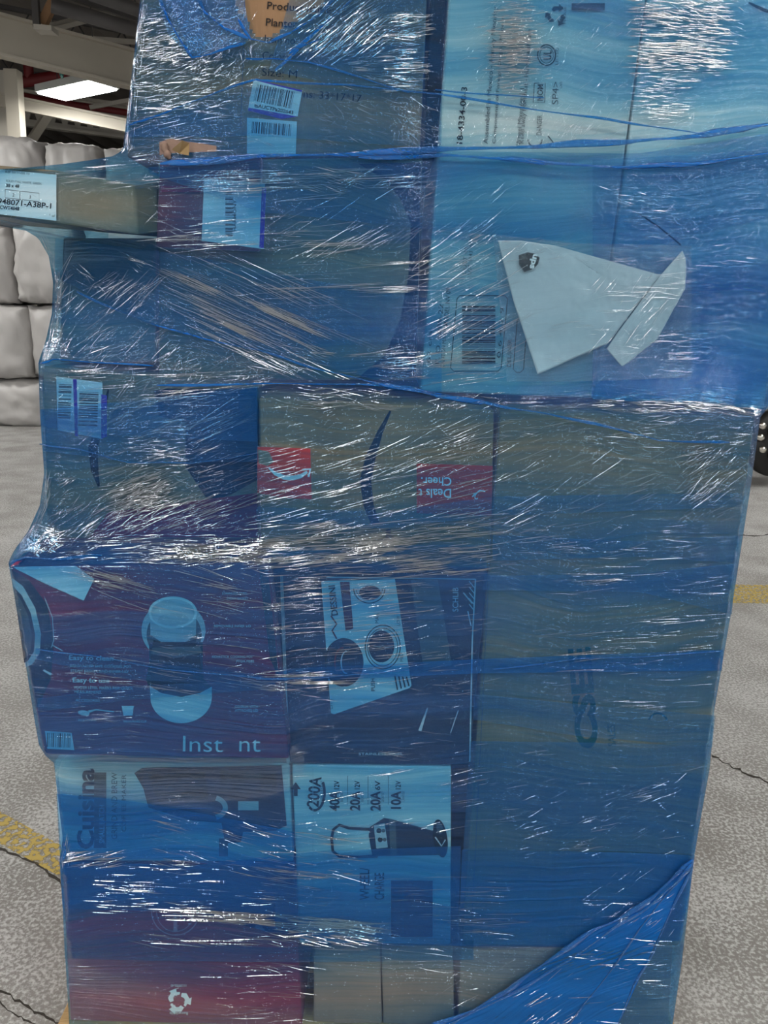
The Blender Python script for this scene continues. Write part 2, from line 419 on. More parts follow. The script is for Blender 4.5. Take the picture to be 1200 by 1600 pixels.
# floor marks and cracks
def ground_strip(name, pts, mat, z, label, cat, widths=None, group=None):
    p = [G(x, y, z) for x, y in pts]
    o = mesh_obj(name, p, [tuple(range(len(p)))], mat); return tag(o, label, cat, group)
ground_strip('painted_line', [(-420, 1010), (-420, 1090), (0, 1318), (240, 1450), (240, 1400), (0, 1268)], YELLOW, .0015,
             'worn yellow painted floor line running past left of the pallet', 'floor marking')
ground_strip('painted_line', [(1075, 912), (1400, 918), (1400, 948), (1075, 940)], YELLOW, .0015,
             'faded yellow floor line crossing right of the wrapped pallet', 'floor marking')
CRACKM = solid('crack_fill', (.05, .045, .04), .9, .1, .3, 10)
def crack(pts, w, label):
    q = random.Random(len(pts)*7+int(pts[0][0])); V = []; F = []; L_ = []
    for i in range(len(pts)-1):
        for k in range(8):
            t = k/8; L_.append((pts[i][0]*(1-t)+pts[i+1][0]*t+q.uniform(-3, 3), pts[i][1]*(1-t)+pts[i+1][1]*t+q.uniform(-2, 2)))
    for x, y in L_:
        ww = w*q.uniform(.3, 1.2); V += [G(x, y-ww, .001), G(x, y+ww, .001)]
    for i in range(len(L_)-1): F.append((2*i, 2*i+1, 2*i+3, 2*i+2))
    o = mesh_obj('floor_crack', V, F, CRACKM); tag(o, label, 'crack')
crack([(-60, 1530), (10, 1552), (50, 1578), (95, 1600), (140, 1640)], 2.6, 'jagged dark crack in the concrete by the lower left pallet corner')
crack([(-20, 1555), (25, 1585), (60, 1602), (90, 1630)], 2.0, 'second thin crack running just below the jagged dark one at lower left')
crack([(0, 1325), (60, 1352), (110, 1392)], 3.0, 'dark crack along the lower edge of the yellow line at left')
crack([(1115, 1182), (1160, 1205), (1230, 1235)], 1.6, 'fine crack in the concrete to the right of the pallet, low down')
crack([(1130, 835), (1165, 838), (1260, 834)], 1.0, 'faint expansion crack crossing the floor above the faded yellow line')

# ---------------- roof steelwork, seen upper left
def PX(px, py, Y): return U(px, py, Y)
def ibeam(name, a, b_, depth, flange, mat, label, cat, group=None, t=.03):
    a, b_ = Vector(a), Vector(b_); r = thing(name, (a+b_)/2, label, cat, group)
    dz = Vector((0, 0, depth/2))
    box_between('web', a, b_, t, depth, mat, r)
    box_between('flange', a+dz, b_+dz, flange, t, mat, r); box_between('flange', a-dz, b_-dz, flange, t, mat, r)
    return r
ibeam('roof_beam', PX(-140, 20, 9.0), PX(330, 140, 11.0), .40, .16, BEIGE, 'large pale beige steel roof beam crossing above the hanging light', 'beam')
def ext(p, z): return Vector((p.x, p.y, z))
rail = ibeam('rack_rail', PX(-60, 143, 12.5), PX(320, 222, 13.5), .16, .09, BEIGE, 'pale steel rail running below the hanging light', 'beam')
post = box_between('steel_post', ext(PX(24, 300, 12.4), 0.0), PX(20, 110, 12.4), .19, .19, BEIGE)
tag(post, 'pale square steel post left of the hanging light', 'post')
post = box_between('steel_post', ext(PX(6, 300, 13.2), 0.0), PX(4, 112, 13.2), .2, .2, CONDUIT)
tag(post, 'darker perforated steel post at the left photo edge', 'post')
bq_ = PX(80, 172, 15.0); bp_ = PX(38, 236, 14.6); bp_ = bq_+(bp_-bq_)*(bq_.z/(bq_.z-bp_.z))
br = box_between('diagonal_brace', bp_, bq_, .13, .13, BEIGE)
tag(br, 'slanting pale steel brace under the rail at upper left', 'brace')
# castellated girder with triangular openings
def castellated():
    a = PX(-60, 182, 17); c = PX(330, 232, 18)
    r = thing('castellated_girder', (a+c)/2, 'pale girder with a row of triangular openings above the white sacks', 'beam')
    n = 20; H = .62; V = []; F = []
    d = (c-a)
    for i in range(n):
        p0 = a+d*(i/n); p1 = a+d*((i+1)/n); m = (p0+p1)/2
        z = Vector((0, 0, H)); k = len(V)
        q0, q1 = p0+d*(.2/n), p1-d*(.2/n)
        V += [p0, p1, p1+z, p0+z, q0+z*.18, q1+z*.18, m+z*.62]
        F += [(k, k+1, k+5, k+4), (k, k+4, k+6, k+3), (k+1, k+2, k+6, k+5), (k+3, k+6, k+2)]
    o = mesh_obj('web', V, F, CONDUIT, r)
    s = o.modifiers.new('solid', 'SOLIDIFY'); s.thickness = .05
    z = Vector((0, 0, H))
    box_between('flange', a+z, c+z, .2, .05, CONDUIT, r); box_between('flange', a, c, .2, .05, CONDUIT, r)
castellated()
# purlins / open web joists
def joist(a, b_, H, label, group, mat=DARKSTEEL, n=14, chord=.07):
    a, b_ = Vector(a), Vector(b_); r = thing('roof_joist', (a+b_)/2, label, 'joist', group)
    z = Vector((0, 0, H)); d = b_-a
    box_between('chord', a, b_, chord, chord, mat, r); box_between('chord', a+z, b_+z, chord, chord, mat, r)
    pts = []
    for i in range(n+1): pts.append(a+d*(i/n)+(z if i % 2 else Vector((0, 0, 0))))
    V = []; F = []
    for i in range(n):
        v, f = tube([pts[i], pts[i+1]], .014, 6); k = len(V); V += v; F += [tuple(j+k for j in q) for q in f]
    mesh_obj('web_rods', V, F, mat, r, smooth=True)
for i, (p, q, H, lab) in enumerate([
    ((110, -42, 8.2), (520, 78, 9.6), .55, 'dark open web roof joist nearest, running up beside the wrapped load'),
    ((40, -30, 10.5), (420, 100, 12.5), .6, 'dark open web roof joist in the upper left, second from the front'),
    ((-60, 60, 14.5), (420, 150, 16.0), .6, 'dark open web roof joist just above the hanging light'),
    ((-60, 98, 18.5), (420, 170, 20.0), .7, 'dark open web roof joist farthest back, behind the hanging light')]):
    joist(PX(*p), PX(*q), H, lab, 'open web roof joists')
tg = tube_obj('roof_purlin', [PX(80, 8, 8.6), PX(230, 52, 9.0), PX(400, 104, 9.6)], .07, DARKSTEEL); tag(tg, 'thick dark roof pipe sloping down beside the wrapped load', 'pipe')
tg = tube_obj('roof_purlin', [PX(140, -10, 8.0), PX(222, 18, 8.2), PX(330, 50, 8.5)], .06, DARKSTEEL); tag(tg, 'upper dark roof pipe at the top edge beside the load', 'pipe')
for a, c, wd, lab in [((60, 46, 10.2), (175, 18, 11.8), .07, 'pale cross brace rising rightwards above the big beam, upper one'),
                      ((66, 50, 10.2), (250, 4, 12.6), .05, 'pale cross brace rising rightwards above the big beam, lower one'),
                      ((84, 56, 12.0), (240, 68, 13.0), .06, 'thin pale strut lying nearly level behind the big beam'),
                      ((140, 168, 16.0), (260, 146, 16.5), .07, 'thin pale strut rising rightwards below the hanging light')]:
    tag(box_between('roof_strut', PX(*a), PX(*c), wd, wd, CONDUIT), lab, 'strut', 'pale roof struts')
hb = thing('hanger_bracket', PX(72, 44, 9.4), 'stained steel hanger bracket standing on top of the big beam', 'bracket')
box_between('foot_plate', PX(58, 46, 9.3), PX(86, 48, 9.3), .18, .05, CONDUIT, hb)
box_between('hanger_bar', PX(58, 44, 9.3), PX(54, -20, 9.3), .05, .07, DARKSTEEL, hb)
box_between('hanger_bar', PX(66, 38, 9.35), PX(96, -22, 9.35), .07, .09, KRAFT, hb)
rp = thing('sprinkler_pipe', PX(45, 125, 15), 'dark red sprinkler pipe with a drop behind the hanging light', 'pipe')
tube_obj('main_pipe', [PX(-40, 140, 15), PX(60, 124, 15), PX(150, 110, 15.2), PX(300, 84, 15.6)], .10, REDPIPE, rp)
tube_obj('drop_pipe', [PX(42, 80, 15), PX(46, 126, 15)], .09, REDPIPE, rp)
tg = tube_obj('sprinkler_pipe', [PX(-20, 138, 16.2), PX(80, 158, 16.2), PX(330, 196, 16.2)], .06, REDPIPE); tag(tg, 'second thin dark red pipe below and behind the hanging light', 'pipe')

# hanging lights
def high_bay(c, sx, sy, rot, label, cord=True):
    c = Vector(c); r = thing('high_bay_light', c, label, 'ceiling light', 'high bay ceiling lights'); r.rotation_euler.z = rot
    def bx(name, x0, x1, y0, y1, z0, z1, m, par):
        v = [(x0, y0, z0), (x1, y0, z0), (x1, y1, z0), (x0, y1, z0), (x0, y0, z1), (x1, y0, z1), (x1, y1, z1), (x0, y1, z1)]
        me = bpy.data.meshes.new(name); me.from_pydata(v, [], [(3, 2, 1, 0), (4, 5, 6, 7), (0, 1, 5, 4), (1, 2, 6, 5), (2, 3, 7, 6), (3, 0, 4, 7)]); me.materials.append(m)
        o = link(bpy.data.objects.new(name, me)); o.parent = par; return o
    bevel(bx('housing', -sx/2, sx/2, -sy/2, sy/2, .0, .10, WHITEDULL, r), .01)
    bx('diffuser', -sx/2+.03, sx/2-.03, -sy/2+.03, sy/2-.03, -.02, -.001, LAMPM, r)
    bx('driver_box', -.18, .18, -.08, .08, .10, .16, WHITEDULL, r)
    for s in (-1, 1):
        v, f = tube([(s*sx*.35, 0, .1), (s*sx*.35, 0, ROOF-c.z)], .006, 6)
        me = bpy.data.meshes.new('hanging_wire'); me.from_pydata([tuple(a) for a in v], [], f); me.materials.append(DARKSTEEL)
        o = link(bpy.data.objects.new('hanging_wire', me)); o.parent = r
    return r
LC = PX(120, 143, 12.0)
ca, cb, cc = G(58, 143, LC.z), G(100, 157, LC.z), G(183, 140, LC.z)
high_bay((ca+cc)/2, (cc-cb).length, (ca-cb).length, math.atan2((cc-cb).y, (cc-cb).x), 'bright white rectangular light hanging from the roof at upper left')
k = 0
for x, y in [(-7.5, -6.0), (-2.6, -6.0), (2.6, -6.0), (7.5, -6.0), (-6, -1.6), (-1.7, -1.9), (2.2, -1.7), (6, -1.6), (-4.2, 3.4), (5.5, 3.2), (-6, 7.2), (-9.0, 10.5), (-10, 4.5), (9, 8), (5, 5.5)]:  # unseen lights added to brighten the load, the sacks and the background
    k += 1
    high_bay((x, y, LC.z+(.0 if k % 2 else .15)), 1.3, .65, R(90 if k % 3 == 0 else 0), 'bright rectangular high bay light over the open warehouse floor, unseen and added for its light')
# green cord
tg = tube_obj('power_cord', [PX(90, 96, 11.5), PX(96, 110, 11.5), PX(97, 122, 11.6)], [.03, .05, .015], TEAL); tag(tg, 'short dark green cord drop above the hanging light', 'cord')

# ---------------- stacked white sacks
def sack(label, quad, Y, depth, seed, mat=BAGM, puff=.07, patch=None):
    x0, y0, x1, y1 = quad
    c0, c1 = PX(x0, y1, Y), PX(x1, y0, Y)
    c = (c0+c1)/2 + Vector((0, depth/2, 0)); hx, hz, hy = abs(c1.x-c0.x)/2*.92, abs(c1.z-c0.z)/2*.985, depth/2
    r = link(bpy.data.objects.new('woven_sack', None)); r.location = (c.x, c.y, c.z-hz); tag(r, label, 'sack', 'stacked white sacks')
    bm = bmesh.new(); bmesh.ops.create_cube(bm, size=2); bmesh.ops.subdivide_edges(bm, edges=bm.edges, cuts=17, use_grid_fill=True)
    for v in bm.verts:
        p = v.co.copy()
        e = 4.2
        l = (abs(p.x)**e+abs(p.y)**e+abs(p.z)**e)**(1/e); q = p/l
        s = Vector((p.x*3+seed*5, p.y*3, p.z*2+seed))
        d = 1 + puff*.6*noise.noise(s*.7) + .05*noise.noise(s*2.2) + .03*abs(noise.noise(Vector((s.x*4, s.y*4, s.z*.8))))
        corner = (abs(p.x)*abs(p.z))**6*.10
        q = q*d*(1+corner)
        v.co = Vector((q.x*hx, q.y*hy, q.z*hz+hz))
    # settle flat at the foot
        if v.co.z < 0.015: v.co.z = 0.015
    me = bpy.data.meshes.new('sack_body'); bm.to_mesh(me); bm.free(); me.materials.append(mat)
    me.polygons.foreach_set('use_smooth', [True]*len(me.polygons))
    o = link(bpy.data.objects.new('sack_body', me)); o.parent = r
    return r
SKY = 9.3
sack('white sack wrapped in bands, at the foot of the stack on the floor', (-66, 595, 72, 671), SKY-.5, 1.1, 1.3)
sack('plump white sack second from the floor at the left photo edge', (-90, 476, 39, 594), SKY-.55, 1.0, 2.1)
sack('grey white sack tucked between its neighbours beside the wrapped load', (41, 476, 123, 594), SKY-.45, 1.0, 3.7)
s4 = sack('large leaning sack with torn cream cover under the long carton', (13, 347, 117, 476), SKY-.5, 1.0, 4.4, puff=.14)
sack('smooth white sack at the left edge, under the labelled carton', (-120, 347, 12, 476), SKY-.5, 1.0, 5.9)
sack('white sack topmost at the left photo edge, above the labelled carton', (-60, 207, 60, 346), SKY-.5, 1.0, 6.2)
sack('white sack topmost in the middle of the stack, above the long carton', (65, 217, 150, 346), SKY-.5, 1.0, 7.7)
sack('white sack topmost nearest the wrapped load, half hidden by it', (155, 224, 250, 346), SKY-.5, 1.0, 8.2)
sack('white sack behind the wrapped load at the foot of the stack', (78, 596, 250, 671), SKY-.5, 1.1, 9.4)
sack('white sack hidden behind the blue film, third level from the top', (127, 478, 250, 594), SKY-.5, 1.0, 10.4)
sack('white sack hidden behind the blue film, under the topmost row', (121, 347, 250, 476), SKY-.5, 1.0, 11.4)
# ---------------- dark machine at the right edge
mc = thing('floor_machine', G(1225, 738, 0), 'dark machine with round black wheels and chrome fittings at the right photo edge', 'machine')
def lathe_x(name, c, r, wd, mat, par, seg=28):
    V = []; F = []
    prof = [(0, -wd/2), (r*.8, -wd/2), (r, -wd*.3), (r, wd*.3), (r*.8, wd/2), (0, wd/2)]
    for i in range(seg):
        t = 2*math.pi*i/seg
        for a, x in prof: V.append((c.x+a*math.cos(t), c.y+x, c.z+a*math.sin(t)))
    m_ = len(prof)
    for i in range(seg):
        for j in range(m_-1): F.append((i*m_+j, ((i+1) % seg)*m_+j, ((i+1) % seg)*m_+j+1, i*m_+j+1))
    return mesh_obj(name, V, F, mat, par, smooth=True)
MY = 6.6
for px, py, rr, nm in ((1206, 708, .20, 'lower_wheel'), (1206, 672, .17, 'upper_wheel')):
    c = PX(px, py, MY); lathe_x(nm, c, rr, .12, RUBBER, mc); lathe_x('hub_cap', c+Vector((-.02, -.09, 0)), .055, .06, CHROME, mc)
box_between('chassis', PX(1200, 690, MY+.1), PX(1300, 690, MY+.1), .3, .2, DARKSTEEL, mc)
for px, py in ((1187, 683), (1190, 665), (1190, 702)):
    c = PX(px, py, MY-.05); lathe_x('chrome_fitting', c, .03, .08, CHROME, mc, 16)
box_between('foot_frame', G(1200, 732, .05), G(1300, 732, .05), .3, .1, DARKSTEEL, mc)

# ================================================================== PALLET
ZP = .128
pl = thing('wooden_pallet', (-.03, 1.70, 0), 'pale wooden pallet carrying the wrapped load, only its front corners showing', 'pallet')
def abox(name, x0, x1, y0, y1, z0, z1, mat, par):
    v = [(x0, y0, z0), (x1, y0, z0), (x1, y1, z0), (x0, y1, z0), (x0, y0, z1), (x1, y0, z1), (x1, y1, z1), (x0, y1, z1)]
    return bevel(mesh_obj(name, v, [(3, 2, 1, 0), (4, 5, 6, 7), (0, 1, 5, 4), (1, 2, 6, 5), (2, 3, 7, 6), (3, 0, 4, 7)], mat, par), .002)
PXL, PXR = U(100, 1600, 1.14).x-.015, U(1051, 1600, 1.14).x+.022
for i in range(7): abox('deck_board', PXL, PXR, 1.118+i*.175, 1.118+i*.175+.12, ZP-.02, ZP, WOOD, pl)
for x in (PXL, (PXL+PXR)/2-.02, PXR-.04): abox('stringer', x, x+.04, 1.118, 2.29, .02, ZP-.0202, WOOD, pl)
for i in (0, 3, 6): abox('bottom_board', PXL, PXR, 1.118+i*.175, 1.118+i*.175+.12, .0, .0198, WOOD, pl)

# ================================================================== CARTONS
Y1 = 1.15
ZB = ZP+.003
# ---- bottom row
c = carton('maroon_carton', 'plain maroon carton with white recycling mark, bottom left on the pallet', 'carton',
           [(97, 1350), (460, 1352), (472, 1600), (110, 1600)], Y1, .5, MAROON, zb=ZB)
p = Print(Y1)
p.ring(CREDL, 274, 1424, 38, 38, 1.6, 170, 370); p.ring(CREDL, 274, 1424, 30, 32, 1.0, 180, 360); p.rect(CREDL, 271, 1426, 277, 1456); p.rect(CREDL, 262, 1428, 286, 1432)
p.build('round_seal', c, 'faint half circle seal')
def recycle(p, mat, cx, cy, r, rot=0):
    for k in range(3):
        a = R(90+120*k+rot)
        def P_(u, v): return (cx+u*math.cos(a)-v*math.sin(a), cy-(u*math.sin(a)+v*math.cos(a)))
        p.poly(mat, P_(r*.95, -r*.42), P_(r*.95, r*.25), P_(r*.60, r*.48), P_(r*.38, r*.22), P_(r*.55, -.0*r), P_(r*.55, -r*.42))
        p.poly(mat, P_(r*1.18, -r*.30), P_(r*.75, -r*.86), P_(r*.32, -r*.30))
recycle(p, WHITEI, 279, 1564, 17.5, 180); p.ring(WHITEI, 279, 1564, 14, 14, 4, 200, 250); p.ring(WHITEI, 279, 1564, 14, 14, 4, 320, 370); p.ring(WHITEI, 279, 1564, 14, 14, 4, 80, 130)
p.text(WHITEI, 'Recyclable', 294, 1581, 5, 180, fit=29); p.text(WHITEI, '11139705-43', 292, 1538, 4, 180, fit=25)
p.build('printed_mark', c, 'white recycling mark, upside-down lettering')
bb = [((490, 1494), (594, 1490), (597, 1600), (490, 1600)), ((596, 1490), (708, 1488), (710, 1600), (599, 1600)), ((720, 1486), (1052, 1480), (1046, 1600), (716, 1600))]
labs = ['small brown carton at the bottom, just right of the maroon carton', 'small brown carton at the bottom, between two brown ones', 'wide brown carton at bottom right behind the loose film tail']
for q, l in zip(bb, labs):
    c = carton('brown_carton', l, 'carton', q, Y1+.01, .5, KRAFT_PALE, zb=ZB, group='plain brown cartons in the bottom row')
    xs = (q[0][0]+q[1][0])/2
    p = Print(Y1+.01); p.rect(DULLTAPE, xs-1.5-(18 if l[0] == 's' else 20), 1500, xs+16, 1598); p.build('packing_tape', c)
# ---- white two-colour carton (left) and white charger carton
Y2 = Y1+.004
c = carton('white_carton', 'white appliance carton with big dark lettering turned sideways, lower left', 'carton',
           [(84, 1190), (452, 1193), (458, 1347), (96, 1345)], Y2, .5, WHITECARD)
p = Print(Y2)
p.text(NAVY, 'Cuisina', 146, 1327, 25, 90, bold=.035, fit=126)
p.rect(INKG, 147, 1207, 166, 1325)
p.text(WHITEI, 'SMALL BATCH', 163, 1318, 8, 90, fit=60)
p.text(INKG, 'GRIND AND BREW', 183, 1312, 9, 90, fit=105); p.text(INKG, 'COFFEE MAKER', 197, 1300, 7, 90, fit=90)
p.build('printed_lettering', c, 'dark sideways lettering')
p.poly(NAVY, (210, 1208), (222, 1200), (440, 1196), (448, 1290), (430, 1298), (380, 1300), (376, 1316), (352, 1318), (346, 1286), (300, 1282), (232, 1262), (224, 1232))
p.poly(BLACKC, (232, 1212), (320, 1206), (326, 1250), (246, 1252)); p.rect(BLACKC, 344, 1204, 432, 1240)
p.ring(SILVER, 330, 1262, 26, 20, 8, -70, 70); p.rect(SILVER, 372, 1252, 404, 1266); p.rect(INKG, 342, 1310, 356, 1338)
p.build('printed_artwork', c, 'dark lettering and coffee maker picture')

c = carton('charger_carton', 'white carton printed with a wheeled battery charger and amp figures, lower middle', 'carton',
           [(456, 1196), (705, 1199), (704, 1476), (468, 1474)], Y2-.004, .45, WHITECARD)
p = Print(Y2-.004)
p.text(INK, '200A', 497, 1262, 18, 84, bold=.02, fit=48); p.text(INKG, 'ENGINE START', 505, 1258, 4, 90, fit=38)
p.ring(INK, 492, 1238, 17, 30, 4, 235, 395); p.poly(INK, (454, 1233), (462, 1222), (470, 1233), (465, 1233), (465, 1244), (459, 1244), (459, 1233))
for x, a, v in ((530, '40A', '12V'), (562, '20A', '12V'), (594, '20A', '6V'), (626, '10A', '12V')):
    p.text(INK, a, x, 1267, 15, 90, bold=.03, fit=31); p.text(INK, v, x, 1235, 8, 90, bold=.02, fit=15)
    p.text(INKG, 'BOOST' if a != '10A' else 'CHARGE', x+6, 1253, 4, 90, fit=17)
    if x < 620: p.line(INKG, .8, (x+13, 1212), (x+13, 1257))
p.build('printed_lettering', c, 'amp figures turned sideways')
p.line(INK, 4.5, (578, 1296), (545, 1294), (530, 1289), (521, 1296), (518, 1310), (520, 1330), (530, 1338), (560, 1339), (590, 1338))
p.poly(NAVY, (578, 1292), (600, 1278), (612, 1280), (676, 1298), (684, 1300), (688, 1336), (582, 1338), (576, 1306))
p.poly(INKG, (608, 1280), (618, 1282), (620, 1336), (610, 1336)); p.poly(SILVER, (584, 1290), (601, 1286), (606, 1324), (588, 1326))
for a, b2 in ((592, 1298), (594, 1312)): p.ell(INK, a, b2, 4, 4, n=16); p.ell(INKG, a+7, b2, 3, 3, n=12)
p.ell(INK, 688, 1310, 11, 30, rot=8); p.ell(INKG, 687, 1294, 5, 9, rot=8); p.line(SILVER, 2, (680, 1308), (690, 1322), (696, 1312))
p.build('charger_picture', c, 'wheeled charger lying on its side')
p.text(INK, 'WHEEL/', 577, 1406, 15, 90, fit=50, bold=.01); p.text(INK, 'CHARGE', 600, 1406, 15, 90, fit=42, bold=.01)
p.rect(CRED, 611, 1376, 676, 1464)
p.line(INKG, .8, (630, 1378), (630, 1462)); p.line(INKG, .8, (648, 1378), (648, 1462))
for i in range(5): p.line(INKG, 1.5, (616+i*12, 1392), (622+i*12, 1392))
p.line(INKL, .8, (489, 1200), (489, 1470))
p.build('printed_artwork', c, 'charger picture, amp figures and dark red square')

# ---- maroon cooker carton
YI = 1.115
c = carton('cooker_carton', 'maroon rice cooker carton with white lettering, jutting out at left', 'carton',
           [(15, 884), (420, 882), (452, 1186), (68, 1180)], YI, .5, MAROON, b=.055)
# note: rear narrows so it sits on the carton below
p = Print(YI, .055)
def clipx(px_py): return px_py
p.poly(NAVY, (17, 890), (44, 905), (74, 945), (84, 1000), (80, 1060), (62, 1100), (56, 1108))
p.poly(SILVER, (19, 903), (36, 916), (55, 950), (64, 990), (62, 1020), (50, 1038), (39, 1043))
p.poly(NAVY, (21, 917), (34, 930), (48, 958), (55, 992), (53, 1018), (44, 1032), (38, 1036))
p.poly(INKG, (22, 924), (32, 936), (44, 962), (50, 994), (48, 1016), (40, 1028), (37, 1030))
p.line(INKL, .8, (70, 935), (82, 965), (84, 1000), (80, 1012)); p.line(INKL, 3, (68, 1047), (80, 1054)); p.line(INKL, 1.2, (82, 1008), (98, 1017))
p.build('kettle_picture', c, 'round pot seen edge-on at the left corner')
# cooker picture
p.ell(SILVER, 271, 985, 50, 46); p.ell(INKG, 272, 992, 43, 42); p.rect(NAVY, 233, 1003, 317, 1072)
p.poly(SILVER, (234, 950), (307, 950), (306, 992), (290, 1003), (252, 1003), (235, 992))
p.ell(WHITEI, 270, 957, 38, 25); p.ell(SILVER, 270, 957, 34, 21); p.ell(INKL, 270, 962, 33, 16); p.ell(SILVER, 271, 968, 24, 10)
p.poly(INK, (228, 1062), (240, 1000), (256, 1004), (290, 1004), (306, 998), (319, 1062), (332, 1074), (274, 1098), (234, 1076))
p.poly(INKG, (238, 1012), (312, 1010), (316, 1020), (276, 1028), (236, 1022))
pts = [(234, 1072)]
for i in range(17):
    t = math.pi+math.pi*i/16; pts.append((283+48*math.cos(t), 1090-40*math.sin(t)))
pts += [(331, 1073), (312, 1083), (283, 1089), (252, 1083)]
p.poly(WHITEI, *pts)
p.build('cooker_picture', c, 'pale rice cooker picture')
p.text(INKL, 'Easy to clean', 107, 1031, 7.5, -1, fit=70, bold=.015); p.text(INKL, 'DISHWASHER SAFE COOKING POT,', 109, 1042, 4.2, -1, fit=97)
p.text(INKL, 'STEAM BASKET AND INNER LID', 110, 1050, 4.2, -1, fit=90)
p.text(INKL, 'Easy to use', 113, 1066, 7.5, -1, fit=58, bold=.015); p.text(INKL, 'WATER LEVEL MARKS FOR QUICK', 115, 1076, 4.2, -1, fit=93); p.text(INKL, 'MEASUREMENT', 116, 1083, 4.2, -1, fit=42)
p.text(INKL, 'ACCESSORIES', 118, 1096, 4.2, -1, fit=38)
p.build('printed_lettering', c)
p.ell(INKL, 131, 1114, 9, 4, rot=-8); p.line(INKL, [4, 2, 1.6], (138, 1112), (150, 1109), (178, 1112))
p.poly(WHITEI, (190, 1103), (209, 1103), (207, 1118), (193, 1118)); p.text(INKL, 'RICE SPOON', 122, 1127, 3.4, 0, fit=28); p.text(INKL, 'MEASURING CUP', 193, 1129, 3.4, 0, fit=36)
p.build('accessory_picture', c, 'pale spoon and measuring cup')
p.poly(LABELW, (70, 1142), (112, 1145), (116, 1172), (74, 1170)); p.bars(INK, 74, 1145, 37, 22, 16, -2, 5)
p.build('barcode_label', c)
p.text(WHITEI, 'Inst', 282, 1174, 25, -1, fit=66, bold=-.005); p.text(WHITEI, 'nt', 371, 1174, 25, -1, fit=36, bold=-.005)
for t, x, y, w_ in (('STAINLESS STEEL', 347, 929, 40), ('STEAM BASKET', 354, 937, 34), ('REMOVABLE INNER LID', 334, 980, 58), ('NON-STICK COOKING POT', 331, 1028, 64), ('PFOA FREE', 369, 1035, 28), ('COOKER WITH', 367, 1106, 36), ('ATTACHED LID', 367, 1112, 36)):
    p.text(INKL, t, x, y, 3.8, 0, fit=w_)
p.poly(NAVY, (404, 884), (418, 884), (436, 1060), (422, 1030))
p.build('printed_lettering', c, 'white lettering and dark side stripe')
# torn white flap at its top corner
fv = [U(22, 886, YI, .055, .0030), U(52, 885, YI, .055, .0040), U(118, 884, YI, .055, .0040), U(147, 905, YI, .055, .0035), U(131, 938, YI, .055, .0032), U(72, 912, YI, .055, .0042), U(28, 890, YI, .055, .0034)]
fo = mesh_obj('torn_label', fv, [(0, 1, 5, 6), (1, 2, 3, 5), (3, 4, 5)], LABELW, c, label='torn pale label folded over the top corner')
so = fo.modifiers.new('s', 'SOLIDIFY'); so.thickness = .001

# ---- navy cooktop carton with taped picture sheet
YN = Y1
c = carton('navy_carton', 'dark navy appliance carton with thin white border lines, middle of the load', 'carton',
           [(424, 886), (762, 893), (733, 1196), (453, 1193)], YN, .5, NAVY)
p = Print(YN)
p.line(SILVER, 5, (440, 900), (450, 1192)); p.line(SILVER, 2.2, (743, 905), (738, 1000), (734, 1190)); p.line(SILVER, 2, (510, 902), (743, 905))
for i in range(5): p.line(SILVER, 1.4, (733, 908+i*9), (741, 918+i*9))
p.line(SILVER, 2, (724, 926), (738, 943)); p.line(SILVER, 2, (731, 955), (736, 978))
p.poly(INKG, (642, 906), (684, 905), (706, 1040), (662, 1048)); p.text(INKL, 'SCHLIB', 716, 956, 9, 90, fit=38)
p.line(SILVER, [1.5, 5], (668, 1106), (656, 1142)); p.line(SILVER, 1.2, (716, 1110), (704, 1145))
p.text(INKL, 'STAINLESS STEEL', 560, 1180, 4, 0, fit=70)
p.build('printed_artwork', c, 'thin white border lines and grey panel')
sh = thing('picture_sheet', U(570, 1110, YN-.003), 'white printed sheet showing round cooktop dials, lying on the navy carton', 'sheet')
q = Print(YN, off=.0022)
q.poly(LABELW, (502, 908), (617, 905), (643, 1071), (640, 1075), (522, 1116), (517, 1114))
q.build('paper', sh)
q = Print(YN, off=.0030)
q.ell(NAVY, 537, 1035, 31, 38); q.ring(INK, 537, 1035, 29, 38, 1.3, 60, 300); q.ring(CRED, 535, 1035, 13, 24, 2.5, 80, 280); q.ring(SILVER, 541, 1035, 9, 18, 2, 80, 280)
q.ring(INK, 598, 1011, 28, 35, 1.4); q.ring(INKG, 598, 1011, 24, 30, 1.2); q.ell(NAVY, 596, 1010, 20, 25); q.line(SILVER, .8, (584, 1010), (594, 1011), (598, 1008), (602, 1012), (614, 1010))
q.ell(NAVY, 578, 926, 17, 11); q.ring(INK, 577, 920, 25, 23, 1.4, 180, 360); q.ring(INKG, 577, 920, 21, 18, 1, 180, 360)
q.poly(CRED, (531, 909), (546, 909), (552, 982), (540, 986)); q.line(CRED, 2.5, (517, 962), (526, 975), (519, 985), (526, 998))
q.text(INK, 'DESSINI', 528, 962, 10, 96, fit=48, bold=.02)
for i in range(4): q.line(INK, 2.4, (617+6*i, 1056+i*.5), (621+6*i, 1078-i*2))
q.text(INKG, 'PUSH', 586, 1080, 6, 92, fit=20, bold=.02); q.text(INKG, 'MAX', 592, 974, 6, 92, fit=16); q.text(INKG, 'LOW', 625, 978, 5, 92, fit=16); q.text(INKG, 'LITE', 520, 1108, 4, 94, fit=16); q.text(INKG, 'MED', 630, 1034, 5, 92, fit=14)
q.build('printed_artwork', sh, 'cooktop dials and sideways lettering')

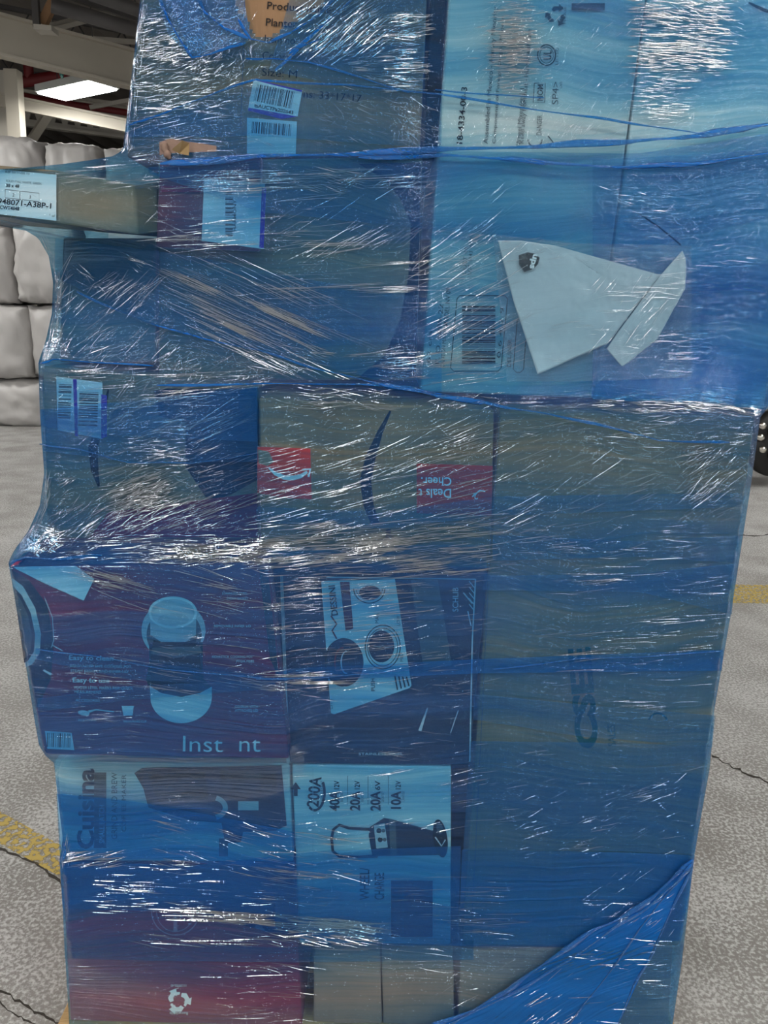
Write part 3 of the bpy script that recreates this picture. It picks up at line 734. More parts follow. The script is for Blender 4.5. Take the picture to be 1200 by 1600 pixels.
# ---- middle row
YM = 1.20
c = carton('grey_brown_carton', 'brown carton with dark curved band and striped barcode label, left of the middle row', 'carton',
           [(66, 572), (402, 604), (404, 842), (74, 842)], YM, .45, GREYCARD)
p = Print(YM)
p.poly(NAVY, (240, 610), (262, 607), (401, 606), (402, 750), (330, 790), (290, 730), (290, 660), (248, 650)); p.poly(MAROON, (170, 800), (402, 770), (403, 840), (140, 840))
p.line(INK, [2, 10, 15, 12, 3], (170, 606), (160, 650), (145, 700), (148, 735), (155, 762))
p.build('printed_artwork', c, 'dark curved band and navy panel')
q = Print(YM, off=.0024)
q.poly(LABELW, (88, 588), (160, 598), (160, 686), (90, 672)); q.poly(PURPLE, (114, 592), (120, 593), (122, 682), (117, 681)); q.poly(PURPLE, (158, 616), (167, 618), (167, 682), (158, 686))
q.bars(INK, 124, 612, 30, 54, 20, -2, 8, horizontal=True); q.bars(INKG, 92, 600, 20, 56, 14, -2, 18, horizontal=True)
q.build('barcode_label', c, 'pale label with purple stripes')

YA = 1.15
c = carton('taped_carton', 'brown carton with two red tape patches, centre of the load', 'carton',
           [(404, 622), (772, 640), (766, 888), (408, 878)], YA, .45, KRAFT)
p = Print(YA)
p.line(NAVY, [3, 9, 16, 18, 16, 13], (610, 642), (594, 675), (579, 715), (571, 750), (576, 790), (587, 820)); p.text(NAVY, 'L', 604, 846, 12, 90)
p.poly(NAVY, (603, 828), (610, 826), (611, 836), (617, 840), (610, 848), (602, 844))
p.build('printed_band', c, 'dark curved band')
q = Print(YA, off=.0024)
q.poly(REDI, (402, 698), (485, 701), (487, 780), (440, 778), (402, 770)); q.poly(GREYCARD, (403, 702), (420, 706), (428, 722), (418, 728), (404, 724))
sm = [(420, 731), (430, 740), (444, 746), (458, 747), (470, 744), (480, 737)]
q.line(WHITEI, [2, 5, 7, 7, 6, 4], *sm); q.line(WHITEI, 3.2, (473, 734), (485, 733), (482, 745))
q.build('tape_patch', c, 'red tape patch with white curved arrow')
q = Print(YA, off=.0024)
q.poly(REDI, (651, 724), (770, 728), (768, 806), (651, 802))
q.text(WHITEI, 'Deals t', 706, 764, 14, 180, fit=52, bold=.01); q.text(WHITEI, 'Cheer.', 706, 746, 13, 180, fit=48, bold=.01)
q.text(WHITEI, '2', 746, 770, 10, 190); q.line(WHITEI, 2, (738, 776), (750, 766), (758, 768))
q.build('tape_patch', c, 'red tape patch with upside-down white words')

c = carton('tall_brown_carton', 'very tall plain brown carton filling the right side of the load', 'carton',
           [(780, 642), (1182, 650), (1062, 1478), (722, 1478)], YA, .55, KRAFT, bev=.004)
p = Print(YA)
p.text(TEAL, 'USED', 944, 1170, 38, 96, fit=150, bold=.04) if False else None
p.text(TEAL, 'CSEE', 934, 1168, 32, 95, fit=158, bold=.05); p.text(TEAL, 'SALES', 962, 1166, 12, 92, fit=34)
p.ring(TEAL, 1028, 1135, 18, 22, 3, 30, 150)
p.line(INKG, 1.0, (781, 650), (766, 850), (754, 1100), (736, 1470)); 
p.text(INKG, '11', 716+6, 1226, 10, 0) if False else None
p.build('printed_lettering', c, 'faint dark green sideways lettering')

# ---- upper left: long labelled carton jutting out
def prism(name, cols, mat, par, back):
    """cols: (px, py_top, py_bottom, Y) left to right; closed behind by 'back' metres"""
    T = [U(x, a, Y) for x, a, b2, Y in cols]; B = [U(x, b2, Y) for x, a, b2, Y in cols]
    for t, b2 in zip(T, B): b2.x = t.x
    n = len(cols)
    T += [T[-1]+Vector((0, back, 0)), T[0]+Vector((0, back*1.6, 0))]; B += [B[-1]+Vector((0, back, 0)), B[0]+Vector((0, back*1.6, 0))]
    m = n+2; V = T+B; F = [tuple(range(m))[::-1], tuple(range(m, 2*m))]
    for i in range(m): F.append((i, (i+1) % m, m+(i+1) % m, m+i))
    return mesh_obj(name, V, F, mat, par)
YT = 1.125
c = thing('long_carton', U(120, 358, YT+.1), 'long flat brown carton with a pale shipping label, jutting out at left', 'carton')
LCOLS = [(-70, 252, 330, YT+.035), (90, 266, 350, YT), (211, 290, 367, YT+.045), (247, 284, 362, YT+.10)]
o = prism('body', LCOLS, solid('dusty_card', (.20, .165, .115), .8, .2, .15, 8, .2), c, .13); bevel(o, .003)
for i_ in range(3):
    (xa_, ta_, ba_, ya_), (xb_, tb_, bb_, yb_) = LCOLS[i_], LCOLS[i_+1]
    a_, b__ = U(xa_, ta_, ya_), U(xb_, tb_, yb_); bs_ = (b__.y-a_.y)/(b__.x-a_.x)
    COVER.append(([(xa_, ta_), (xb_, tb_), (xb_, bb_), (xa_, ba_)], a_.y-bs_*a_.x, bs_))
A0, A1 = U(-70, 300, YT+.035), U(90, 300, YT); bs = (A1.y-A0.y)/(A1.x-A0.x); Yl = A1.y-bs*A1.x
q = Print(Yl, bs, off=.002)
q.poly(LABELW, (-60, 259), (88, 273), (88, 345), (-60, 328))
q.text(INKG, 'REF 1017/VER 03', 8, 270, 3.6, -5, fit=38, bold=.01); q.text(INKG, 'SOLID OAK, WHITE, GREEN', 9, 284, 3.4, -5, fit=56, bold=.01); q.text(INK, '38 x 48', 9, 292, 5, -4, fit=21, bold=.03)
q.line(INKG, .9, (8, 296), (61, 302), (61, 315), (8, 309), (8, 296)); q.line(INKG, .9, (31, 299), (31, 311)); q.text(INK, '2', 19, 307, 5, -5); q.text(INK, '3', 45, 310, 5, -5)
q.text(INK, '948071-A38P-1', -4, 318, 8.5, -5.5, fit=84, bold=.015); q.text(INK, '8CWT4848', -4, 326, 5.5, -5, fit=34, bold=.02); q.text(INK, '1 of 2', 76, 338, 4, -8, fit=14)
q.build('shipping_label', c, 'pale blue white label with black printing')

# recessed dark carton beneath the long carton
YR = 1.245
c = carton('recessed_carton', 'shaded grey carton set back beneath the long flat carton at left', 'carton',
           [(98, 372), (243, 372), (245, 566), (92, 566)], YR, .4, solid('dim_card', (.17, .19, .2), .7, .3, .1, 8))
# brown carton with a rounded dark printed field
YK = 1.235
c = carton('round_print_carton', 'large grey brown carton with curved dark printing, left of the white ones', 'carton',
           [(247, 252), (660, 244), (650, 594), (248, 594)], YK, .45, solid('olive_card', (.20, .17, .125), .75, .2, .12, 6, .1))
p = Print(YK)
pts = [(560, 256), (658, 254), (650, 590), (560, 590), (600, 556), (625, 500), (638, 430), (642, 350), (625, 310), (600, 280)]
p.poly(NAVY, *pts)
p.poly(NAVY, (248, 500), (330, 500), (420, 530), (350, 560), (248, 560)) if False else None
p.build('printed_field', c, 'dark rounded printed field')
# maroon narrow carton with labels and open flap
YV = 1.215
c = carton('narrow_maroon_carton', 'narrow maroon carton with torn brown top flap, behind the blue rope', 'carton',
           [(250, 252), (408, 246), (404, 392), (244, 386)], YV, .018, solid('muted_maroon', (.17, .04, .07), .6, .3, .12, 10), bev=.001)
q = Print(YV, off=.002)
q.rect(MAROON, 252, 290, 314, 300); q.poly(LABELW, (319, 279), (414, 286), (411, 389), (315, 376)); q.poly(PURPLE, (409, 292), (416, 293), (412, 388), (405, 387))
q.bars(INKG, 352, 300, 12, 70, 18, 0, 3, horizontal=True); q.text(INKG, 'HARMONY', 369, 362, 5, 90, fit=50, bold=.02); q.rect(WHITEI, 335, 290, 350, 372)
q.build('barcode_label', c, 'pale label with purple edge')
fl_ = [(251, 224), (266, 219), (290, 223), (336, 230), (336, 247), (290, 247), (252, 250)]
V = [U(x, y, YV-.001) for x, y in fl_]+[U(x, y, YV+.02) for x, y in fl_]; n = len(fl_)
fo = mesh_obj('torn_flap', V, [tuple(range(n)), tuple(range(n, 2*n))[::-1]]+[(i, (i+1) % n, n+(i+1) % n, n+i) for i in range(n)], KRAFT_PALE, c, label='torn brown cardboard flap sticking up'); bevel(fo, .002)
ft = []
for i in range(9): ft.append(U(254+i*1.4+rnd.uniform(-1, 1), 224+i*3+rnd.uniform(-1, 1), YV-.006))
tube_obj('tape_twist', ft, [.004, .006, .005, .006, .004, .005, .006, .004, .003], KRAFT_PALE, c)
V = [U(268, 234, YV-.010), U(285, 219, YV-.016), U(296, 224, YV-.008), U(295, 243, YV-.014), U(280, 240, YV-.006)]
mesh_obj('clear_tape', V, [(0, 1, 4), (1, 2, 4), (2, 3, 4)], TAPE, c)

# planter carton
YP = 1.245
c = carton('planter_carton', 'big brown carton printed with product details, top left of the load', 'carton',
           [(228, -110), (672, -110), (656, 238), (198, 246)], YP, .42, KRAFT)
p = Print(YP)
p.text(INK, 'Product name:', 416, 14, 12, -4, fit=105, bold=.005); p.text(INK, 'Planter', 414, 40, 12, -4, fit=50, bold=.005); p.text(INK, 'Item no.', 412, 66, 12, -4, fit=52)
p.text(INK, 'Color:', 409, 92, 12, -4, fit=40); p.text(INK, 'Size: M', 408, 118, 12, -4, fit=56); p.text(INK, 'Dimensions: 33*17*17', 405, 146, 12, -5, fit=160)
p.line(INKG, 1, (384, -60), (381, 60), (376, 200))
p.build('printed_lettering', c, 'black product details')
q = Print(YP, off=.0026)
q.poly(PURPLE, (398, 124), (472, 141), (471, 145), (396, 127)); q.poly(LABELW, (396, 125), (472, 144), (465, 182), (388, 168))
q.bars(INK, 402, 131, 60, 27, 26, -12, 4); q.text(INK, 'tsAUCTPa202643', 397, 167, 5.4, -11, fit=62, bold=.03)
q.poly(PURPLE, (388, 168), (465, 182), (440, 186), (388, 173))
q.build('barcode_label', c, 'pale barcode label with purple edges')
q = Print(YP, off=.0026)
q.poly(LABELW, (386, 184), (464, 190), (462, 244), (386, 240)); q.bars(INK, 394, 190, 62, 18, 24, -4, 14)
q.build('shipping_label', c, 'second pale label below the barcode label')
# narrow black filler between, the shade of the gap put into its colour
c = carton('dark_gap_filler', 'narrow black filler standing in for the dark gap between the planter carton and the tall white one', 'carton',
           [(676, -110), (701, -110), (690, 232), (663, 232)], YP-.002, .4, BLACKC)
c = carton('dark_gap_filler', 'narrow dark filler for the gap beside the tall white carton, under the blue rope', 'carton',
           [(666, 238), (692, 238), (655, 600), (654, 600)], YP-.002, .4, NAVY) if False else None

# tall white cartons
YW = 1.215
c = carton('tall_white_carton', 'tall white carton with sideways black printing and barcode, upper middle', 'carton',
           [(710, -110), (1024, -110), (924, 622), (657, 612)], YW, .45, WHITEDULL, b=0)
p = Print(YW)
p.text(INK, '18-4334-00-3', 722, 228, 9, 85, fit=92, bold=.01)
p.text(INKG, 'Assembled in Mexico - Agency Minority', 762, 225, 7, 86, fit=215); p.text(INKG, 'Components of Foreign Origin / Made in', 774, 225, 5, 86, fit=200)
p.text(INKG, 'Keep away from heat - Handle with care', 818, 225, 7, 86, fit=180); p.text(INKG, 'Wheel Mixer (qty) 1', 813, 228, 7, 86, fit=90)
recycle(p, INKG, 869, 24, 15); p.text(INKG, 'PLEASE', 884, 38, 4, 88, fit=28); p.ring(INKG, 854, 86, 15, 17, 2); p.ring(INKG, 854, 86, 11, 13, 1); p.text(INKG, 'UL', 861, 94, 12, 88, fit=15, bold=.03)
p.text(INKG, 'LISTED', 872, 102, 5, 88, fit=28); p.text(INKG, 'CAFS', 878, 138, 4, 88, fit=10)
p.line(INKG, 1.2, (835, 130), (852, 130), (851, 160), (833, 160), (835, 130)); p.text(INKG, 'NOM', 848, 158, 9, 88, fit=26, bold=.02); p.text(INKG, 'SP4>', 872, 164, 10, 88, fit=36)
p.text(INKG, 'DANGER', 846, 212, 8, 88, fit=32); p.ring(INKG, 836, 218, 12, 12, 2, 180, 360); p.line(INKG, 2, (856, 212), (864, 222), (858, 228)); p.rect(INKG, 893, 5, 945, 16)
# lower label block
p.text(INKG, 'P. O. 6009-22', 686, 570, 7, 86, fit=95); p.text(INKG, 'MODEL NV 09', 700, 510, 7, 86, fit=60, bold=.01); p.text(INKG, 'CANTON MA 02021', 694, 575, 6, 86, fit=70); p.text(INKG, '62 cm', 672, 568, 6, 86, fit=50)
def rrect(p, mat, x0, y0, x1, y1, sk=0): p.line(mat, 1.2, (x0+4, y0), (x1-4, y0), (x1, y0+5), (x1+sk, y1-5), (x1+sk-5, y1), (x0+sk+5, y1), (x0+sk, y1-5), (x0, y0+5), (x0+4, y0))
rrect(p, INK, 714, 462, 793, 580, -10); p.bars(INK, 722, 478, 52, 92, 30, 0, 11, horizontal=True)
p.text(INKG, '0 6 4 2 9', 782, 560, 6, 86, fit=80); p.text(INKG, 'DEL/JNER', 798, 574, 6, 88, fit=44, bold=.02); rrect(p, INK, 808, 496, 824, 582, -6)
p.text(INKG, 'LOT 1143 WW', 736, 430, 6, 86, fit=60); p.text(INKG, 'CUST 44', 728, 430, 6, 86, fit=44)
p.build('printed_lettering', c, 'black sideways printing and a large barcode')
c = carton('tall_white_carton', 'tall white carton under deep blue film, upper right edge of the load', 'carton',
           [(1027, -110), (1290, -110), (1194, 640), (927, 624)], YW+.002, .45, WHITECARD)
p = Print(YW+.002)
p.line(INKG, [2, 5, 1], (900+40, 290), (955, 300), (1000, 306)) if False else None
p.line(INKG, 2.4, (1000, 335), (1030, 355), (1064, 383)); p.line(INKG, [3, 6, 2], (1170, 4), (1190, 14), (1230, 30))
p.build('scuff_mark', c, 'thin dark scuff')

# ================================================================== STRETCH WRAP
LEFT = [(-110, 226), (0, 219), (235, 192), (244, 176), (254, 120), (262, 40), (266, -60), (344, -60), (350, 8), (358, 36), (372, 60), (400, 76), (440, 83), (490, 81), (530, 72), (566, 60), (640, 62), (740, 69), (790, 62), (830, 44), (860, 22), (878, 13),
        (1000, 34), (1120, 53), (1165, 61), (1182, 72), (1192, 84), (1310, 98), (1345, 93), (1420, 98), (1500, 102), (1600, 108), (1618, 109)]
RIGHT = [(-110, 1300), (0, 1285), (600, 1203), (636, 1200), (652, 1188), (760, 1173), (960, 1142), (1110, 1116), (1132, 1115), (1200, 1109), (1335, 1085), (1345, 1084), (1500, 1066), (1600, 1051), (1618, 1049)]
def interp(t, y):
    ys = [a for a, b in t]; xs = [b for a, b in t]; return float(np.interp(y, ys, xs))
# depth field, 5 px cells
GX0, GY0, GS = -100, -120, 5
NX, NY = (1320-GX0)//GS+1, (1640-GY0)//GS+1
gx = GX0+GS*np.arange(NX); gy = GY0+GS*np.arange(NY); XX, YY = np.meshgrid(gx, gy)
CV = np.full((NY, NX), 1.34)
for ya_, yb_, Ys_ in ((874, 884, 1.128), (864, 874, 1.152), (854, 864, 1.176), (844, 854, 1.20)):
    COVER.append(([(14+(884-ya_)*.9, ya_), (421, ya_), (421, yb_), (14+(884-yb_)*.9, yb_)], Ys_, 0))
def inside(quad, grow=3):
    cx = sum(p[0] for p in quad)/4; cy = sum(p[1] for p in quad)/4
    m = np.ones_like(XX, bool)
    for i in range(4):
        x0, y0 = quad[i]; x1, y1 = quad[(i+1) % 4]; dx, dy = x1-x0, y1-y0; l = math.hypot(dx, dy)
        m &= ((XX-x0)*dy-(YY-y0)*dx)/l < grow
    return m
for quad, Yq_, b_ in COVER:
    m = inside(quad)
    # true depth of the plane at each pixel
    dx_ = CF.y+CR.y*(XX-600)/FPX-CU.y*(YY-800)/FPX; ddx = CF.x+CR.x*(XX-600)/FPX-CU.x*(YY-800)/FPX
    t = Yq_/(dx_-b_*ddx); yy = dx_*t
    CV = np.where(m, np.minimum(CV, yy), CV)
mail = (XX > 9999) & (XX > 775) & (XX < 1075) & (YY > 370) & (YY < 590)
CV = np.where(mail, np.minimum(CV, YW-.022), CV)
CV -= .0075
CV[YY > 1600] = np.minimum(CV[YY > 1600], Y1-.006)
D = CV.copy()
for it in range(160):
    P_ = np.pad(D, 1, mode='edge')
    avg = (P_[:-2, 1:-1]+P_[2:, 1:-1]+P_[1:-1, :-2]+P_[1:-1, 2:])/4
    D = np.minimum(avg, CV)
def depth(x, y):
    fx = min(max((x-GX0)/GS, 0), NX-1.001); fy = min(max((y-GY0)/GS, 0), NY-1.001); i, j = int(fx), int(fy); a, b_ = fx-i, fy-j
    return D[j, i]*(1-a)*(1-b_)+D[j, i+1]*a*(1-b_)+D[j+1, i]*(1-a)*b_+D[j+1, i+1]*a*b_
def FP(x, y, off=0.0): return U(x, y, depth(x, y)-off)

wrap = thing('stretch_wrap', (-.03, 1.4, ZP), 'glossy translucent blue stretch film wound around the whole stacked load', 'stretch film')
# layers of film: more turns low down and on the right, fewer near the top left and at the very foot
BL = [  # cx, cy, rx, ry, add
    (1080, 420, 150, 260, .25), (790, 120, 160, 170, -.25), (560, 180, 150, 50, -.45), (160, 320, 90, 60, -.75), (30, 300, 90, 60, -.6), (240, 1300, 200, 90, .55), (250, 1570, 260, 60, -.75), (600, 1570, 170, 60, -.48),
    (950, 700, 200, 60, -.25), (600, 640, 170, 40, -.45), (450, 120, 60, 90, -.3), (560, 760, 160, 60, -.20), (110, 430, 60, 60, -.2), (940, 1250, 160, 60, .1), (300, 450, 200, 40, -.1), (300, 60, 50, 70, .2), (720, 500, 60, 90, -.1), (250, 310, 60, 50, -.35), (220, 760, 90, 60, -.35), (640, 330, 90, 60, .1), (850, 190, 200, 30, -.5)]
def layers(x, y):
    d = 1.0
    for cx, cy, rx, ry, a in BL: d += a*math.exp(-((x-cx)/rx)**2-((y-cy)/ry)**2)
    return max(.08, d)
HOLE = [(362, -130), (366, 0), (374, 20), (388, 32), (394, 50), (404, 58), (424, 58), (446, 42), (470, 28), (496, 20), (512, -4), (530, -130)]
def in_poly(x, y, P):
    c_ = False
    for i in range(len(P)):
        x0, y0 = P[i]; x1, y1 = P[i-1]
        if (y0 > y) != (y1 > y) and x < (x1-x0)*(y-y0)/(y1-y0)+x0: c_ = not c_
    return c_
ROWS = np.unique(np.concatenate([np.arange(-110, 1618, 6), [1617]]))
NC = 200; V = []; F = []; LV = []; SB = 7
W_ = NC+1+2*SB
for y in ROWS:
    xl, xr = interp(LEFT, y), interp(RIGHT, y)
    row = [FP(xl+(xr-xl)*i/NC, y) for i in range(NC+1)]
    lv = [layers(xl+(xr-xl)*i/NC, y) for i in range(NC+1)]
    L0, R0 = row[0], row[-1]
    ls = [L0+Vector((.0+.03*(k/SB), (k/SB)**1.0*.5, 0)) for k in range(SB, 0, -1)]
    rs = [R0+Vector((-.02*(k/SB), (k/SB)**1.0*.5, 0)) for k in range(1, SB+1)]
    V += ls+row+rs; LV += [lv[0]]*SB+lv+[lv[-1]]*SB
for j in range(len(ROWS)-1):
    for i in range(W_-1):
        a = j*W_+i
        if SB <= i < SB+NC:
            y = (ROWS[j]+ROWS[j+1])/2; xl, xr = interp(LEFT, y), interp(RIGHT, y); x = xl+(xr-xl)*(i-SB+.5)/NC
            if y < 70 and in_poly(x, y, HOLE): continue
        F.append((a, a+1, a+W_+1, a+W_))
fo = mesh_obj('film_sheet', V, F, FILM, wrap, smooth=True)
at = fo.data.attributes.new('layers', 'FLOAT', 'POINT'); at.data.foreach_set('value', LV)

def band(top, bot, mat, off=.0025, nx=40, ny=6, ripple=.0):
    x0, x1 = top[0][0], top[-1][0]; V = []; F = []
    for i in range(nx+1):
        t = i/nx
        xa = x0+(x1-x0)*t; ya = float(np.interp(xa, [p[0] for p in top], [p[1] for p in top]))
        xb = bot[0][0]+(bot[-1][0]-bot[0][0])*t; yb = float(np.interp(xb, [p[0] for p in bot], [p[1] for p in bot]))
        for j in range(ny+1):
            s = j/ny; x, y = xa*(1-s)+xb*s, ya*(1-s)+yb*s
            V.append(FP(x, y, off+ripple*math.sin(s*9+t*7)))
    for i in range(nx):
        for j in range(ny): a = i*(ny+1)+j; F.append((a, a+1, a+ny+2, a+ny+1))
    return mesh_obj('film_band', V, F, mat, wrap, smooth=True)
B, T_ = FILM_BAND, FILM_THIN
CR_ = FILM_CRUMPLE
band([(228, -60), (300, -60), (372, -60)], [(262, 52), (300, 92), (392, 62)], FILM_CRUMPLE, .006, ripple=.002)
band([(240, -60), (270, -60), (300, -60)], [(280, 40), (300, 84), (320, 70)], FILM_CRUMPLE, .009, ripple=.002)
band([(470, -60), (560, -60), (666, -60)], [(420, 110), (560, 140), (664, 146)], T_, .004)
band([(198, 196), (340, 143), (400, 124), (690, 145)], [(196, 214), (340, 214), (400, 212), (690, 232)], T_, .003)
band([(232, 262), (400, 250), (690, 236), (1000, 240), (1250, 200)], [(232, 270), (400, 330), (690, 360), (1000, 390), (1240, 330)], T_, .004)
band([(86, 372), (300, 400), (500, 440), (690, 470)], [(84, 432), (250, 512), (500, 570), (690, 622)], T_, .003)
band([(926, 250), (1100, 240), (1245, 230)], [(926, 626), (1100, 630), (1200, 640)], T_, .003)
band([(930, 470), (1100, 420), (1225, 400)], [(924, 622), (1100, 626), (1200, 636)], T_, .005)
band([(62, 640), (200, 628), (403, 600)], [(66, 704), (200, 722), (403, 722)], T_, .003)
band([(64, 640), (180, 628), (402, 605)], [(66, 668), (180, 680), (402, 690)], T_, .006)
band([(40, 836), (160, 846), (420, 856), (760, 850)], [(14, 884), (160, 882), (420, 878), (760, 900)], T_, .003)
band([(770, 836), (1000, 846), (1158, 836)], [(770, 876), (1000, 870), (1152, 880)], T_, .003)
band([(400, 792), (600, 800), (770, 776), (1160, 770)], [(400, 816), (600, 826), (770, 806), (1162, 792)], T_, .0035)
band([(756, 900), (1000, 896), (1148, 880)], [(754, 922), (1000, 925), (1144, 960)], T_, .003)
band([(430, 1046), (750, 1030), (1130, 1015)], [(430, 1066), (750, 1052), (1128, 1048)], B, .003)
band([(740, 1084), (900, 1100), (1118, 1118)], [(740, 1124), (900, 1150), (1113, 1168)], T_, .004)
band([(734, 1158), (900, 1160), (1110, 1165)], [(724, 1330), (900, 1328), (1086, 1334)], T_, .003)
band([(55, 1014), (200, 1032), (430, 1058)], [(56, 1030), (200, 1062), (430, 1072)], T_, .003)
band([(58, 1092), (200, 1072), (430, 1062)], [(60, 1112), (200, 1094), (430, 1076)], T_, .0035)
band([(88, 1240), (220, 1254), (340, 1276), (460, 1300)], [(94, 1344), (220, 1342), (340, 1350), (460, 1358)], B, .003)
band([(94, 1346), (300, 1352), (500, 1330), (720, 1322)], [(98, 1420), (300, 1426), (500, 1476), (716, 1478)], B, .003)
band([(722, 1328), (900, 1330), (1086, 1336)], [(716, 1478), (900, 1480), (1064, 1470)], B, .003)
band([(98, 1420), (300, 1428), (470, 1450), (740, 1470)], [(101, 1498), (300, 1502), (470, 1504), (740, 1500)], T_, .003)
band([(430, 1380), (600, 1400), (720, 1420)], [(430, 1452), (600, 1470), (716, 1478)], T_, .006)
band([(670, 1606), (740, 1578), (790, 1550), (830, 1520), (880, 1486), (930, 1452), (980, 1430), (1020, 1402), (1060, 1364), (1083, 1345)], [(670, 1614), (800, 1614), (960, 1612), (1049, 1612), (1083, 1349)] if 0 else [(670, 1614), (960, 1614)], FILM_TAIL, .006)
band([(960, 1614), (1000, 1520), (1083, 1346)], [(1046, 1614), (1051, 1600), (1083, 1350)], FILM_THIN, .004)

def rope(pts, w, label=None, off=.006, seg=10, name='film_rope', mat=FILM_ROPE, amp=1.5):
    P = []; n = len(pts)
    for i in range(n-1):
        for k in range(8):
            t = k/8; P.append((pts[i][0]*(1-t)+pts[i+1][0]*t, pts[i][1]*(1-t)+pts[i+1][1]*t))
    P.append(pts[-1])
    Q = []; rr = []
    q = random.Random(int(pts[0][0]*3+pts[0][1]))
    for i, (x, y) in enumerate(P):
        Q.append(FP(x, y+math.sin(i*.5)*amp*.4, off)); rr.append(max(.0008, (w/1200*1.15)/2*(.75+.4*math.sin(i*.37+q.random()*.6))*(.35 if i in (0, len(P)-1) else 1)))
    # flattened tube with a twist
    V = []; F = []
    for i, p in enumerate(Q):
        a = Q[max(i-1, 0)]; b_ = Q[min(i+1, len(Q)-1)]; d = (b_-a).normalized(); s = d.cross(Vector((0, 1, 0))).normalized(); u = s.cross(d)
        for k in range(seg):
            t = 2*math.pi*k/seg; tw = i*.35
            rad = rr[i]*(1+.22*math.cos(3*t+tw*2)); V.append(p+s*(rad*math.cos(t))+u*(rad*.45*math.sin(t)))
    for i in range(len(Q)-1):
        for k in range(seg): F.append((i*seg+k, i*seg+(k+1) % seg, (i+1)*seg+(k+1) % seg, (i+1)*seg+k))
    return mesh_obj(name, V, F, mat, wrap, smooth=True)
rope([(250, 256), (400, 245), (560, 240), (690, 233), (840, 229), (960, 222), (1060, 216), (1140, 204), (1230, 190)], 9, off=.010)
rope([(560, 246), (690, 243), (780, 247), (860, 255), (980, 262), (1080, 256), (1230, 236)], 7, off=.008)
rope([(400, 125), (540, 133), (690, 147), (800, 166), (900, 180), (985, 192), (1100, 210)], 3.2)
rope([(680, 140), (760, 148), (850, 152)], 2)
rope([(196, 196), (260, 176), (340, 143), (400, 124), (420, 126)], 3.2)
rope([(384, 92), (420, 92), (480, 96), (560, 120), (640, 145)], 3)
rope([(372, 30), (392, 62), (420, 66), (452, 52), (500, 22), (540, -20)], 4, off=.010)
rope([(244, -20), (262, 30), (284, 66), (300, 90), (330, 84), (384, 66)], 4, off=.012)
rope([(300, -30), (320, 20), (352, 44), (388, 60)], 5, off=.012)
rope([(452, 84), (500, 44), (560, -10), (590, -50)], 5, off=.008)
rope([(430, 110), (470, 74), (500, 60)], 4, off=.008)
rope([(120, 456), (180, 484), (245, 508), (320, 530), (400, 546), (480, 572), (560, 592), (620, 606), (700, 622)], 3.4)
rope([(245, 602), (400, 600), (560, 600), (640, 605), (700, 618), (790, 636), (860, 648), (930, 662), (1030, 688), (1140, 692)], 4.2)
rope([(590, 600), (640, 608), (690, 620), (760, 630)], 8)
rope([(62, 694), (120, 702), (200, 722), (300, 724), (402, 708)], 2)
rope([(770, 1046), (900, 1030), (1000, 1026), (1128, 1018)], 2.4)
rope([(56, 1014), (150, 1026), (260, 1046), (430, 1062)], 2.0)
rope([(400, 1061), (520, 1058), (640, 1046)], 2.6)
rope([(1084, 1343), (1060, 1364), (1020, 1402), (980, 1430), (930, 1452), (880, 1486), (830, 1520), (790, 1550), (740, 1578), (670, 1606)], 11, off=.010)
rope([(1084, 1345), (1060, 1376), (1010, 1420), (960, 1450), (890, 1500), (810, 1548), (720, 1592), (690, 1610)], 6, off=.014)
rope([(1082, 1352), (1040, 1400), (1000, 1450), (960, 1510), (920, 1560), (880, 1612)], 4, off=.008)
rope([(1080, 1360), (1050, 1420), (1020, 1490), (990, 1540), (960, 1612)], 5, off=.008)
rope([(14, 880), (40, 872), (90, 874), (160, 868)], 5, off=.005)
rope([(97, 1346), (102, 1330), (99, 1315)], 7, off=.004)
rope([(60, 568), (84, 562), (150, 566), (240, 572)], 3, off=.004)

# white poly mailer
pm = thing('poly_mailer', U(930, 585, YW-.012), 'crumpled white poly mailer with a small dark shield logo, lying between turns of the film', 'mailer')
def curved(ptsY, faces, name, mat, par, th=.0008, sub=2):
    o = mesh_obj(name, [FP(x, y, .003+(Yq-Y)*.5) for x, y, Y in ptsY], faces, mat, par, smooth=True)
    s = o.modifiers.new('sub', 'SUBSURF'); s.levels = sub; s.render_levels = sub; s.subdivision_type = 'SIMPLE'
    s.levels = s.render_levels = 5
    tx = bpy.data.textures.new('bag_wrinkles', 'CLOUDS'); tx.noise_scale = .05; tx.noise_depth = 3
    dm_ = o.modifiers.new('wrinkles', 'DISPLACE'); dm_.texture = tx; dm_.strength = .0045; dm_.mid_level = .5; dm_.direction = 'Y'; dm_.texture_coords = 'LOCAL'
    s = o.modifiers.new('s', 'SOLIDIFY'); s.thickness = th
    return o
Yq = YW-.006
curved([(778, 376, Yq), (812, 376, Yq-.004), (868, 384, Yq-.002), (1032, 430, Yq-.006), (1000, 470, Yq-.008), (950, 536, Yq-.006), (840, 585, Yq-.004), (802, 470, Yq-.003), (900, 470, Yq-.010), (925, 420, Yq-.001)],
       [(0, 1, 8, 7), (1, 2, 9, 8), (2, 3, 4, 9), (9, 4, 5, 8), (8, 5, 6, 7)], 'bag_sheet', POLY, pm)
curved([(1032, 430, Yq-.008), (1066, 392, Yq-.010), (1071, 405, Yq-.006), (1070, 450, Yq-.004), (1026, 530, Yq-.004), (972, 573, Yq-.003), (948, 545, Yq-.005), (1042, 466, Yq-.014), (965, 520, Yq-.015)],
       [(0, 1, 7), (1, 2, 3, 7), (7, 3, 4, 5), (7, 5, 8), (8, 5, 6), (0, 7, 8)], 'folded_flap', POLY, pm)
q = Print(depth(827, 408)-.0085, off=.001)
